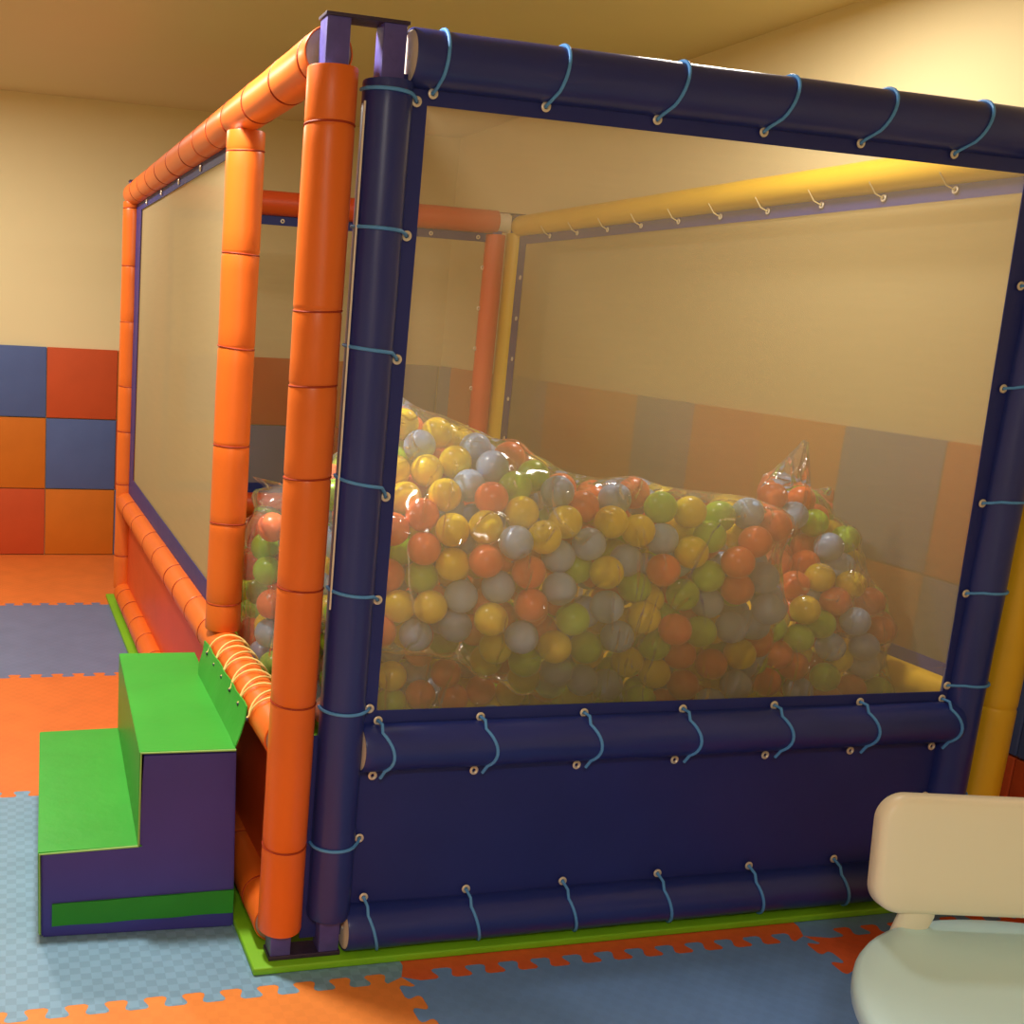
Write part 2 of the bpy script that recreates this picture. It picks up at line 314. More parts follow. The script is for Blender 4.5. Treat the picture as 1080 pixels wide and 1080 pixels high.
# ------------------------------------------------------------------ materials
def nt(name):
    m = bpy.data.materials.new(name); m.use_nodes = True
    t = m.node_tree; t.nodes.clear()
    o = t.nodes.new('ShaderNodeOutputMaterial')
    return m, t, o
def plastic(name, col, rough=.4, bump=0., scale=40., var=.0, vscale=4., spec=.5, sheen=0, sss=0, bdist=.002, detail=4.):
    m, t, o = nt(name)
    b = t.nodes.new('ShaderNodeBsdfPrincipled')
    b.inputs['Base Color'].default_value = (*col, 1)
    b.inputs['Roughness'].default_value = rough
    b.inputs['Specular IOR Level'].default_value = spec
    tc = t.nodes.new('ShaderNodeTexCoord')
    if var:
        n = t.nodes.new('ShaderNodeTexNoise'); n.inputs['Scale'].default_value = vscale; n.inputs['Detail'].default_value = 5
        t.links.new(tc.outputs['Object'], n.inputs['Vector'])
        mr = t.nodes.new('ShaderNodeMapRange'); mr.inputs['To Min'].default_value = 1 - var; mr.inputs['To Max'].default_value = 1 + var
        mr.inputs['From Min'].default_value = .3; mr.inputs['From Max'].default_value = .7
        t.links.new(n.outputs['Fac'], mr.inputs['Value'])
        h = t.nodes.new('ShaderNodeHueSaturation'); h.inputs['Color'].default_value = (*col, 1)
        t.links.new(mr.outputs[0], h.inputs['Value'])
        t.links.new(h.outputs[0], b.inputs['Base Color'])
    if bump:
        n2 = t.nodes.new('ShaderNodeTexNoise'); n2.inputs['Scale'].default_value = scale; n2.inputs['Detail'].default_value = detail
        t.links.new(tc.outputs['Object'], n2.inputs['Vector'])
        bp = t.nodes.new('ShaderNodeBump'); bp.inputs['Strength'].default_value = bump; bp.inputs['Distance'].default_value = bdist
        t.links.new(n2.outputs['Fac'], bp.inputs['Height']); t.links.new(bp.outputs[0], b.inputs['Normal'])
    if sss:
        b.inputs['Subsurface Weight'].default_value = sss; b.inputs['Subsurface Radius'].default_value = (.01, .01, .01)
    t.links.new(b.outputs[0], o.inputs[0])
    return m

M = {}
M['wall'] = plastic('wall_paint', (.80, .69, .41), .75, .25, 180, .02, 1.5, .2, bdist=.001)
M['ceil'] = plastic('ceiling_paint', (.72, .60, .36), .85, .1, 120, .02, 1., .15, bdist=.001)
M['orange'] = plastic('orange_vinyl', (.75, .148, .015), .38, .3, 14, .05, 5, .45)
M['red'] = plastic('red_orange_vinyl', (.70, .085, .018), .4, .3, 12, .05, 5, .4)
M['yellow'] = plastic('yellow_vinyl', (.76, .46, .02), .36, .25, 12, .04, 5, .45)
M['navy'] = plastic('navy_vinyl', (.020, .034, .215), .33, .35, 11, .08, 4, .45)
M['navycloth'] = plastic('navy_cloth', (.018, .028, .195), .48, .35, 9, .08, 4, .35, bdist=.006)
M['foam'] = plastic('white_foam', (.80, .72, .62), .9, .4, 150, .06, 30, .1)
M['foamgrey'] = plastic('grey_foam', (.42, .33, .30), .9, .4, 150, .06, 30, .1)
M['steel'] = plastic('purple_painted_steel', (.09, .075, .34), .42, .3, 120, .15, 30, .4)
M['plate'] = plastic('dark_painted_plate', (.035, .022, .06), .5, .4, 150, .2, 40, .4)
M['cordblue'] = plastic('light_blue_cord', (.10, .33, .78), .5, .4, 300, .05, 60, .3)
M['cordred'] = plastic('dark_orange_cord', (.33, .035, .010), .6, .4, 300, .05, 60, .3)
M['cordyellow'] = plastic('pale_yellow_lace', (.85, .70, .25), .5, .4, 300, .05, 60, .3)
M['cordnatural'] = plastic('pale_cord', (.75, .6, .3), .55, .3, 300, 0, 60, .3)
M['green'] = plastic('bright_green_vinyl', (.035, .36, .035), .42, .4, 16, .06, 6, .4, bdist=.004)
M['greenstripe'] = plastic('dark_green_band', (.022, .26, .022), .55, .5, 20, .08, 8, .3, bdist=.004)
M['stepblue'] = plastic('blue_purple_vinyl', (.045, .042, .30), .4, .4, 10, .10, 4, .4, bdist=.006)
M['lime'] = plastic('lime_green_mat', (.20, .50, .015), .5, .3, 60, .06, 5, .35)
M['chairback'] = plastic('cream_plastic', (.90, .85, .70), .35, .05, 60, 0, 1, .45)
M['chairseat'] = plastic('pale_blue_grey_plastic', (.62, .90, 1.0), .33, .05, 60, 0, 1, .45)
M['ballY'] = plastic('yellow_ball_plastic', (.93, .72, .008), .28, 0, 1, 0, 1, .5, sss=.15)
M['ballR'] = plastic('orange_ball_plastic', (.92, .20, .05), .28, 0, 1, 0, 1, .5, sss=.15)
M['ballG'] = plastic('green_ball_plastic', (.37, .68, .02), .28, 0, 1, 0, 1, .5, sss=.15)
M['ballB'] = plastic('pale_blue_ball_plastic', (.36, .53, .84), .28, 0, 1, 0, 1, .5, sss=.15)
M['padB'] = plastic('blue_foam_pad', (.085, .13, .32), .62, .2, 220, .05, 6, .25)
M['padR'] = plastic('red_foam_pad', (.56, .085, .022), .62, .2, 220, .05, 6, .25)
M['padO'] = plastic('yellow_orange_foam_pad', (.60, .165, .012), .62, .2, 220, .05, 6, .25)

def matfloor(name, col, gloss, cell=.023, contrast=.02):
    m, t, o = nt(name)
    b = t.nodes.new('ShaderNodeBsdfPrincipled'); b.inputs['Roughness'].default_value = gloss; b.inputs['Specular IOR Level'].default_value = .4
    tc = t.nodes.new('ShaderNodeTexCoord')
    br = t.nodes.new('ShaderNodeTexChecker'); br.inputs['Scale'].default_value = 1 / cell
    c = np.array(col)
    br.inputs['Color1'].default_value = (*(c * (1 + contrast)), 1); br.inputs['Color2'].default_value = (*(c * (1 - contrast)), 1)
    mp = t.nodes.new('ShaderNodeMapping'); mp.inputs['Rotation'].default_value = (0, 0, .02)
    t.links.new(tc.outputs['Object'], mp.inputs[0]); t.links.new(mp.outputs[0], br.inputs['Vector'])
    n = t.nodes.new('ShaderNodeTexNoise'); n.inputs['Scale'].default_value = 9; n.inputs['Detail'].default_value = 6
    t.links.new(tc.outputs['Object'], n.inputs['Vector'])
    mr = t.nodes.new('ShaderNodeMapRange'); mr.inputs['From Min'].default_value = .3; mr.inputs['From Max'].default_value = .7
    mr.inputs['To Min'].default_value = .94; mr.inputs['To Max'].default_value = 1.06
    t.links.new(n.outputs['Fac'], mr.inputs['Value'])
    h = t.nodes.new('ShaderNodeHueSaturation'); t.links.new(br.outputs['Color'], h.inputs['Color']); t.links.new(mr.outputs[0], h.inputs['Value'])
    t.links.new(h.outputs[0], b.inputs['Base Color'])
    bp = t.nodes.new('ShaderNodeBump'); bp.inputs['Strength'].default_value = .35; bp.inputs['Distance'].default_value = .001
    t.links.new(br.outputs['Fac'], bp.inputs['Height']); t.links.new(bp.outputs[0], b.inputs['Normal'])
    t.links.new(b.outputs[0], o.inputs[0])
    return m
M['matBfront'] = matfloor('faded_blue_mat', (.20, .36, .52), .42, contrast=.075)
M['matBrear'] = matfloor('grey_blue_mat', (.15, .19, .33), .5)
M['matB'] = matfloor('blue_mat', (.16, .31, .66), .45)
M['matO'] = matfloor('orange_mat', (.72, .18, .032), .5)
M['matOlight'] = matfloor('light_orange_mat', (.83, .26, .05), .5)
M['matR'] = matfloor('red_orange_mat', (.74, .13, .035), .5)

def net_material(NET_T, NET_C):
    # fine woven net: the open share of the weave shrinks with the slant of view, as in any cloth with thickness
    m, t, o = nt('fine_net')
    g = t.nodes.new('ShaderNodeNewGeometry')
    d = t.nodes.new('ShaderNodeVectorMath'); d.operation = 'DOT_PRODUCT'
    t.links.new(g.outputs['Incoming'], d.inputs[0]); t.links.new(g.outputs['Normal'], d.inputs[1])
    a = t.nodes.new('ShaderNodeMath'); a.operation = 'ABSOLUTE'; t.links.new(d.outputs['Value'], a.inputs[0])
    mx = t.nodes.new('ShaderNodeMath'); mx.operation = 'MAXIMUM'; mx.inputs[1].default_value = .06; t.links.new(a.outputs[0], mx.inputs[0])
    iv = t.nodes.new('ShaderNodeMath'); iv.operation = 'DIVIDE'; iv.inputs[0].default_value = 1; t.links.new(mx.outputs[0], iv.inputs[1])
    tc = t.nodes.new('ShaderNodeTexCoord')
    mp = t.nodes.new('ShaderNodeMapping'); mp.inputs['Scale'].default_value = (1, 1, 14)
    n = t.nodes.new('ShaderNodeTexNoise'); n.inputs['Scale'].default_value = 5; n.inputs['Detail'].default_value = 5
    t.links.new(tc.outputs['Object'], mp.inputs[0]); t.links.new(mp.outputs[0], n.inputs['Vector'])
    mr = t.nodes.new('ShaderNodeMapRange'); mr.inputs['To Min'].default_value = NET_T - .03; mr.inputs['To Max'].default_value = NET_T + .03
    t.links.new(n.outputs['Fac'], mr.inputs['Value'])
    pw = t.nodes.new('ShaderNodeMath'); pw.operation = 'POWER'; t.links.new(mr.outputs[0], pw.inputs[0]); t.links.new(iv.outputs[0], pw.inputs[1])
    tr = t.nodes.new('ShaderNodeBsdfTransparent')
    df = t.nodes.new('ShaderNodeBsdfDiffuse'); df.inputs['Color'].default_value = (*NET_C, 1)
    tl = t.nodes.new('ShaderNodeBsdfTranslucent'); tl.inputs['Color'].default_value = (*NET_C, 1)
    m1 = t.nodes.new('ShaderNodeMixShader'); m1.inputs[0].default_value = .45
    t.links.new(df.outputs[0], m1.inputs[1]); t.links.new(tl.outputs[0], m1.inputs[2])
    m2 = t.nodes.new('ShaderNodeMixShader')
    t.links.new(pw.outputs[0], m2.inputs[0]); t.links.new(m1.outputs[0], m2.inputs[1]); t.links.new(tr.outputs[0], m2.inputs[2])
    t.links.new(m2.outputs[0], o.inputs[0])
    return m
M['net'] = net_material(.71, (.62, .50, .29))
M['netfar'] = net_material(.60, (.54, .45, .24))

def film_material():
    m, t, o = nt('clear_plastic_film')
    tc = t.nodes.new('ShaderNodeTexCoord')
    mp = t.nodes.new('ShaderNodeMapping'); mp.inputs['Scale'].default_value = (1.0, 1.0, .35); mp.inputs['Rotation'].default_value = (.2, .35, .3)
    t.links.new(tc.outputs['Object'], mp.inputs[0])
    n = t.nodes.new('ShaderNodeTexNoise'); n.inputs['Scale'].default_value = 6.; n.inputs['Detail'].default_value = 1.5; n.inputs['Distortion'].default_value = .9
    t.links.new(mp.outputs[0], n.inputs['Vector'])
    # ridged creases
    s = t.nodes.new('ShaderNodeMath'); s.operation = 'SUBTRACT'; s.inputs[1].default_value = .5; t.links.new(n.outputs['Fac'], s.inputs[0])
    ab = t.nodes.new('ShaderNodeMath'); ab.operation = 'ABSOLUTE'; t.links.new(s.outputs[0], ab.inputs[0])
    cr = t.nodes.new('ShaderNodeMapRange'); cr.interpolation_type = 'SMOOTHSTEP'
    cr.inputs['From Max'].default_value = .035; cr.inputs['To Min'].default_value = 1; cr.inputs['To Max'].default_value = 0
    t.links.new(ab.outputs[0], cr.inputs['Value'])
    n3 = t.nodes.new('ShaderNodeTexNoise'); n3.inputs['Scale'].default_value = 9; n3.inputs['Detail'].default_value = 1
    t.links.new(mp.outputs[0], n3.inputs['Vector'])
    ad = t.nodes.new('ShaderNodeMath'); ad.operation = 'MULTIPLY_ADD'; ad.inputs[1].default_value = 1.6
    t.links.new(n3.outputs['Fac'], ad.inputs[0]); t.links.new(cr.outputs[0], ad.inputs[2])
    bp = t.nodes.new('ShaderNodeBump'); bp.inputs['Strength'].default_value = 1; bp.inputs['Distance'].default_value = .016
    t.links.new(ad.outputs[0], bp.inputs['Height'])
    gl = t.nodes.new('ShaderNodeBsdfGlossy'); gl.inputs['Roughness'].default_value = .085; gl.inputs['Color'].default_value = (1, 1, 1, 1)
    t.links.new(bp.outputs[0], gl.inputs['Normal'])
    fr = t.nodes.new('ShaderNodeFresnel'); fr.inputs['IOR'].default_value = 1.45; t.links.new(bp.outputs[0], fr.inputs['Normal'])
    tr = t.nodes.new('ShaderNodeBsdfTransparent'); tr.inputs['Color'].default_value = (.985, .98, .97, 1)
    tl = t.nodes.new('ShaderNodeBsdfDiffuse'); tl.inputs['Color'].default_value = (.85, .8, .7, 1)
    m1 = t.nodes.new('ShaderNodeMixShader'); m1.inputs[0].default_value = .095
    t.links.new(tr.outputs[0], m1.inputs[1]); t.links.new(tl.outputs[0], m1.inputs[2])
    sc = t.nodes.new('ShaderNodeMath'); sc.operation = 'MULTIPLY'; sc.inputs[1].default_value = .8; sc.use_clamp = True; t.links.new(fr.outputs[0], sc.inputs[0])
    m2 = t.nodes.new('ShaderNodeMixShader'); t.links.new(sc.outputs[0], m2.inputs[0])
    t.links.new(m1.outputs[0], m2.inputs[1]); t.links.new(gl.outputs[0], m2.inputs[2])
    t.links.new(m2.outputs[0], o.inputs[0])
    return m
M['film'] = film_material()
M['eyelet'] = plastic('nickel_eyelet', (.78, .70, .58), .35, 0, 1, 0, 1, .6)
M['eyelet'].node_tree.nodes['Principled BSDF'].inputs['Metallic'].default_value = .35

# ------------------------------------------------------------------ object helpers
def link(name, bm, mat, parent=None, smooth=True, org=(0, 0, 0)):
    me = bpy.data.meshes.new(name)
    bmesh.ops.recalc_face_normals(bm, faces=bm.faces)
    bm.to_mesh(me); bm.free()
    if smooth:
        for p in me.polygons: p.use_smooth = True
        try: me.set_sharp_from_angle(angle=math.radians(40))
        except Exception: pass
    mats = mat if isinstance(mat, (list, tuple)) else [mat]
    for k in mats: me.materials.append(k)
    o = bpy.data.objects.new(name, me); COLL.objects.link(o)
    o.location = org
    if parent: o.parent = parent
    return o
def tag(o, label, cat, group=None):
    o['label'] = label; o['category'] = cat
    if group: o['group'] = group
    return o
def empty(name, loc, rz=0):
    o = bpy.data.objects.new(name, None); COLL.objects.link(o)
    o.location = loc; o.rotation_euler = (0, 0, rz); o.empty_display_size = .1
    return o
def struct(name, bm, mat, label=None):
    o = link(name, bm, mat, smooth=False); o['kind'] = 'structure'
    return o
def box(bm, a, b, bev=0):
    a = Vector(a); b = Vector(b)
    r = bmesh.ops.create_cube(bm, size=1)
    vs = r['verts']
    for v in vs:
        v.co = Vector(((a.x + b.x) / 2 + v.co.x * (b.x - a.x), (a.y + b.y) / 2 + v.co.y * (b.y - a.y), (a.z + b.z) / 2 + v.co.z * (b.z - a.z)))
    if bev:
        es = list({e for v in vs for e in v.link_edges})
        bmesh.ops.bevel(bm, geom=es, offset=bev, segments=3, affect='EDGES', profile=.5)
def frame(d):
    d = d.normalized()
    h = Vector((0, 0, 1)) if abs(d.z) < .9 else Vector((0, 1, 0))
    u = d.cross(h).normalized(); w = d.cross(u).normalized()
    return u, w
def tube(bm, pts, r, seg=8, cap=True, closed=False):
    pts = [Vector(p) for p in pts]; n = len(pts); rings = []
    d0 = (pts[1] - pts[0]).normalized(); u, w = frame(d0)
    for i, p in enumerate(pts):
        if closed: d = (pts[(i + 1) % n] - pts[i - 1]).normalized()
        else: d = (pts[min(i + 1, n - 1)] - pts[max(i - 1, 0)]).normalized()
        q = d0.rotation_difference(d); u = (q @ u); u = (u - d * u.dot(d)).normalized(); w = d.cross(u); d0 = d
        rings.append([bm.verts.new(p + (u * math.cos(2 * PI * k / seg) + w * math.sin(2 * PI * k / seg)) * r) for k in range(seg)])
    for i in range(n if closed else n - 1):
        a = rings[i]; b = rings[(i + 1) % n]
        for k in range(seg): bm.faces.new((a[k], a[(k + 1) % seg], b[(k + 1) % seg], b[k]))
    if cap and not closed:
        bm.faces.new(rings[0]); bm.faces.new(rings[-1][::-1])
def lathe(bm, p0, p1, prof, seg=40, wob=0):
    # prof: list of (t along, radius)
    p0 = Vector(p0); p1 = Vector(p1); d = (p1 - p0).normalized(); L = (p1 - p0).length; u, w = frame(d)
    rings = []
    for t, r in prof:
        c = p0 + d * t
        ring = []
        for k in range(seg):
            a = 2 * PI * k / seg
            rr = r
            if wob: rr += wob * noise.noise(Vector((math.cos(a) * 1.5 + p0.x * 9, math.sin(a) * 1.5 + p0.y * 7, t * 6 + p0.z)))
            ring.append(bm.verts.new(c + (u * math.cos(a) + w * math.sin(a)) * rr))
        rings.append(ring)
    for i in range(len(rings) - 1):
        for k in range(seg):
            bm.faces.new((rings[i][k], rings[i][(k + 1) % seg], rings[i + 1][(k + 1) % seg], rings[i + 1][k]))
    return rings
def prism(bm, poly, z0, z1):
    lo = [bm.verts.new((x, y, z0)) for x, y in poly]; hi = [bm.verts.new((x, y, z1)) for x, y in poly]
    n = len(poly)
    bm.faces.new(lo[::-1]); bm.faces.new(hi)
    for i in range(n): bm.faces.new((lo[i], lo[(i + 1) % n], hi[(i + 1) % n], hi[i]))

# ------------------------------------------------------------------ room
WX, WY, CZ = 2.07, 4.28, 2.541
LX, FY = -3.2, -4.2
bm = bmesh.new(); box(bm, (LX, FY, -.12), (WX, WY, -.015)); struct('floor', bm, plastic('floor_screed', (.45, .40, .32), .7, .2, 60))
bm = bmesh.new(); box(bm, (LX, FY, CZ), (WX, WY, CZ + .1)); struct('ceiling', bm, M['ceil'])
bm = bmesh.new(); box(bm, (LX, WY, -.12), (WX + .1, WY + .1, CZ + .1)); struct('wall_back', bm, M['wall'])
bm = bmesh.new(); box(bm, (WX, FY, -.12), (WX + .1, WY, CZ + .1)); struct('wall_right', bm, M['wall'])
bm = bmesh.new(); box(bm, (LX - .1, FY, -.12), (LX, WY + .1, CZ + .1)); struct('wall_left', bm, M['wall'])
bm = bmesh.new(); box(bm, (LX - .1, FY - .1, -.12), (WX + .1, FY, CZ + .1)); struct('wall_front', bm, M['wall'])

# ------------------------------------------------------------------ foam wall pads
ORD = ['first', 'second', 'third', 'fourth', 'fifth', 'sixth', 'seventh', 'eighth', 'ninth', 'tenth', 'eleventh']
CYC = 'BOR'
CN = dict(B='blue', O='yellow-orange', R='red')
ROWN = {2: 'top', 1: 'middle', 0: 'bottom'}
ZR = [(0.0, .388), (.392, .798), (.802, 1.2)]
def pad(name, a, b, mat, label, group, ax):
    c = [(a[i] + b[i]) / 2 for i in range(3)]; c[2] = a[2]
    bm = bmesh.new(); box(bm, [a[i] - c[i] for i in range(3)], [b[i] - c[i] for i in range(3)], .004)
    o = link(name, bm, mat, org=c); tag(o, label, 'wall pad', group)
for ci in range(7):
    x0 = -.725 + .4 * ci; x1 = min(x0 + .397, WX - .022)
    for r in (2, 1, 0):
        if r == 0 and ci > 2: continue
        k = (-ci + (2 - r)) % 3
        c = CYC[k]
        pad('foam_wall_pad', (x0, WY - .021, ZR[r][0] + .001), (x1, WY - .0005, ZR[r][1]), M['pad' + c],
            f"{CN[c]} foam pad on the back wall, {ROWN[r]} row, {ORD[ci]} column from the left", 'foam pads on the back wall', 0)
for ci in range(11):
    y0 = .022 + .405 * ci; y1 = min(y0 + .402, WY - .024)
    if y1 - y0 < .05: continue
    for r in (2, 1, 0):
        if r == 0 and ci > 1: continue
        # colours run R,B,O from the near end in the top row
        k = ({0: 2, 1: 0, 2: 1}[ci % 3] + (2 - r)) % 3
        c = CYC[k]
        if ci == 0 and r == 0: c = 'R'
        pad('foam_wall_pad', (WX - .021, y0, ZR[r][0] + .001), (WX - .0005, y1, ZR[r][1]), M['pad' + c],
            f"{CN[c]} foam pad on the right wall, {ROWN[r]} row, {ORD[ci]} column behind the yellow post", 'foam pads on the right wall', 1)
# one more column in front of the yellow post
for r, c in ((0, 'R'), (1, 'B')):
    pad('foam_wall_pad', (WX - .021, -.383, ZR[r][0] + .001), (WX - .0005, .019, ZR[r][1]), M['pad' + c],
        f"{CN[c]} foam pad, {ROWN[r]} row, on the right wall in front of the yellow post", 'foam pads on the right wall', 1)

# ------------------------------------------------------------------ puzzle floor mats
GX = [-1.89, -.81, .265, 1.34, 2.045]
GY = [-2.25, -1.17, -.105, .975, 2.065, 3.15, 4.255]
TA, TP = .019, .083
def edge(p, q, seed, tooth=True):
    # zigzag puzzle edge from p to q (exclusive of q), dovetail teeth
    p = Vector((*p, 0)); q = Vector((*q, 0)); d = (q - p); L = d.length; d /= L; n = Vector((-d.y, d.x, 0))
    if not tooth: return [(p.x, p.y)]
    cnt = int((L - .065) / TP); m = (L - cnt * TP) / 2
    out = [p.copy()]
    for k in range(cnt):
        a = m + k * TP
        s = TA
        if k == 0: out.append(p + d * a + n * -s)
        out += [p + d * (a + u_ * TP) + n * h_ for u_, h_ in ((.45, -s), (.54, -.75 * s), (.54, -.4 * s), (.46, .4 * s), (.46, .75 * s), (.55, s), (.95, s), (1.04, .75 * s), (1.04, .4 * s), (.96, -.4 * s), (.96, -.75 * s), (1.05 if k < cnt - 1 else 1.0, -s))]
    return [(v.x, v.y) for v in out]
def mat_tile(ci, ri, mat, label, dx=0, dy=0):
    x0, x1 = GX[ci], GX[ci + 1]; y0, y1 = GY[ri], GY[ri + 1]
    wallx = ci == 3; wally = ri == 5
    poly = []
    poly += edge((x0, y0), (x1, y0), 0)
    if wallx: poly += [(x1, y0)]
    else: poly += edge((x1, y0), (x1, y1), 1)
    top = edge((x0, y1), (x1, y1), 2, not wally); top = (top + [(x1, y1)])[::-1][:-1] if not wally else [(x1, y1)]
    poly += top
    left = edge((x0, y0), (x0, y1), 3); left = (left + [(x0, y1)])[::-1][:-1]
    poly += left
    cx, cy = (x0 + x1) / 2, (y0 + y1) / 2
    # drop doubles
    P = []
    for a in poly:
        if not P or (abs(a[0] - P[-1][0]) + abs(a[1] - P[-1][1])) > 1e-4: P.append(a)
    if abs(P[0][0] - P[-1][0]) + abs(P[0][1] - P[-1][1]) < 1e-4: P.pop()
    bm = bmesh.new(); prism(bm, [((a - cx) * .9995, (b - cy) * .9995) for a, b in P], 0, .0148)
    o = link('puzzle_floor_mat', bm, mat, smooth=False, org=(cx, cy, -.0149))
    tag(o, label, 'floor mat', 'interlocking foam floor mats')
mat_tile(1, 1, M['matOlight'], 'light orange puzzle floor mat at the bottom edge, in front of the steps')
mat_tile(1, 2, M['matBfront'], 'faded blue puzzle floor mat with woven grain under the foam steps')
mat_tile(1, 3, M['matO'], 'orange puzzle floor mat behind the foam steps, beside the play frame')
mat_tile(1, 4, M['matBrear'], 'grey-blue puzzle floor mat between two orange mats left of the play frame')
mat_tile(1, 5, M['matO'], 'orange puzzle floor mat against the padded back wall')
mat_tile(2, 1, M['matB'], 'blue puzzle floor mat in front of the navy panel')
mat_tile(2, 2, M['matR'], 'red-orange puzzle floor mat mostly under the front of the play frame')
mat_tile(3, 1, M['matR'], 'red puzzle floor mat under and beside the white chair')
mat_tile(3, 2, M['matB'], 'blue puzzle floor mat under the right front corner of the play frame')

# ------------------------------------------------------------------ green base mat
bm = bmesh.new(); box(bm, (-.067, -.049, .0005), (2.0, 3.27, .019), .004)
o = link('base_mat', bm, M['lime']); tag(o, 'thin lime green mat lying under the whole play frame', 'mat')

# ------------------------------------------------------------------ ball pit frame
PIT = empty('ball_pit', (0, 0, 0))
tag(PIT, 'large padded ball pit frame with navy, orange and yellow tubes and net sides', 'ball pit')
W, D = 1.919, 3.091
A = .114
R = .05
ZT, ZM, ZB = 1.951, .5255, .079

def sleeve(name, p0, p1, mat, R=R, rings=(), foam='foam', cordmat=None, steel=True, steel_ext=(0, 0), pinch=.0020, end_foam=(1, 1)):
    p0 = Vector(p0); p1 = Vector(p1); L = (p1 - p0).length; d = (p1 - p0).normalized()
    prof = [(0, R - .004), (.0, R - .001), (.003, R)]
    ts = []
    rs = sorted([(Vector(r) - p0).dot(d) if isinstance(r, (tuple, Vector)) else r for r in rings])
    marks = set()
    t = .03
    while t < L - .02: marks.add(round(t, 4)); t += .05
    for r in rs:
        for o_ in (-.008, -.004, -.002, 0, .002, .004, .008): marks.add(round(r + o_, 4))
    for t in sorted(marks):
        if t < .006 or t > L - .006: continue
        rr = R
        for r in rs:
            x = abs(t - r)
            if x < .008: rr -= pinch * (1 - x / .008)
        prof.append((t, rr))
    prof += [(L - .003, R), (L, R - .001), (L, R - .004)]
    bm = bmesh.new(); lathe(bm, p0, p1, prof, 40, .0012)
    part = link(name, bm, mat, PIT)
    # foam lining showing at both ends
    ri = .034 if steel else .006
    for a_, b_ in ((.02, .001), (L - .02, L - .001)):
        bm = bmesh.new()
        lathe(bm, p0, p1, [(a_, ri), (b_, ri), (b_, R - .0045), (a_, R - .0045)], 32)
        link('foam_end', bm, M[foam], part)
    if steel:
        a = p0 - d * steel_ext[0]; b = p1 + d * steel_ext[1]
        h = .024
        bm = bmesh.new()
        if abs(d.z) > .5: box(bm, (a.x - h, a.y - h, a.z), (b.x + h, b.y + h, b.z), .003)
        elif abs(d.x) > .5: box(bm, (a.x, a.y - h, a.z - h), (b.x, b.y + h, b.z + h), .003)
        else: box(bm, (a.x - h, a.y, a.z - h), (b.x + h, b.y, b.z + h), .003)
        link('steel_tube', bm, M['steel'], part)
    if cordmat:
        u, w = frame(d)
        for r in rs:
            tl = random.uniform(-.0035, .0035); t2 = random.uniform(-.0035, .0035)
            bm = bmesh.new()
            pts = [p0 + d * (r + tl * math.cos(k * PI / 16) + t2 * math.sin(k * PI / 16)) + (u * math.cos(k * PI / 16) + w * math.sin(k * PI / 16)) * (R - pinch + .0008) for k in range(32)]
            tube(bm, pts, .0022, 6, closed=True)
            link('cord', bm, cordmat, part)
    return part

oc = M['cordred']
# left frame (orange)
zf = [1.811, 1.459, 1.31, 1.121, .886, .63, .294]
sleeve('post', (0, 0, .088), (0, 0, 1.915), M['orange'], rings=[z - .088 for z in zf], cordmat=oc, steel_ext=(.068, .09))
zs = [1.854, 1.597, 1.355, 1.093, .877, .653]
sleeve('post', (0, .754, .574), (0, .754, 1.902), M['orange'], rings=[z - .574 for z in zs], cordmat=oc, steel_ext=(.02, .02))
zr = [1.887, 1.63, 1.38, 1.081, .866, .614, .262]
sleeve('post', (0, D, .10), (0, D, 1.915), M['orange'], rings=[z - .10 for z in zr], cordmat=oc, steel_ext=(.08, .09))
yt = [.09, .332, .607, .86, 1.08, 1.302, 1.548, 1.829, 2.107, 2.368, 2.62, 2.87]
sleeve('beam', (0, .036, ZT), (0, D + .03, ZT), M['orange'], rings=[y - .036 for y in yt], cordmat=oc, foam='foamgrey', steel=False)
ym = [.872, 1.105, 1.347, 1.535, 1.841, 2.11, 2.475, 2.8]
sleeve('beam', (0, .036, ZM), (0, D - .02, ZM), M['orange'], rings=[y - .036 for y in ym], cordmat=oc, foam='foamgrey', steel=False)
yb_ = [.16, .4, .66, .92, 1.18, 1.44, 1.70, 1.95, 2.2, 2.45, 2.7, 2.93]
sleeve('beam', (0, .036, ZB), (0, D - .03, ZB), M['orange'], rings=[y - .036 for y in yb_], cordmat=oc, foam='foamgrey', steel=False)
# front frame (navy)
sleeve('post', (A, 0, .112), (A, 0, 1.902), M['navy'], steel_ext=(.092, .103))
sleeve('post', (W - A, 0, .112), (W - A, 0, 1.902), M['navy'], steel_ext=(.092, .103))
bm = bmesh.new(); box(bm, (A - .0535, -.022, .84), (A - .0495, -.0185, 1.86), .0008); link('vinyl_edge', bm, M['foam'], PIT)
FRONT_TOP = sleeve('beam', (.152, 0, ZT), (1.772, 0, ZT), M['navy'], R=.055, steel=False)
FRONT_MID = sleeve('beam', (.157, -.004, ZM - .008), (1.775, -.004, ZM - .008), M['navy'], R=.055, steel=False)
FRONT_BOT = sleeve('beam', (.150, -.004, .076), (1.775, -.004, .076), M['navy'], R=.053, steel=False)
# right frame (yellow)
sleeve('post', (W, 0, .10), (W, 0, 1.915), M['yellow'], rings=[.455], steel_ext=(.08, .09))
sleeve('post', (W, D, .10), (W, D, 1.915), M['yellow'], steel_ext=(.08, .09))
sleeve('beam', (W, .036, ZT), (W, D - .03, ZT), M['yellow'], steel=False)
sleeve('beam', (W, .036, ZM), (W, D - .03, ZM), M['yellow'], steel=False)
sleeve('beam', (W, .036, ZB), (W, D - .03, ZB), M['yellow'], steel=False)
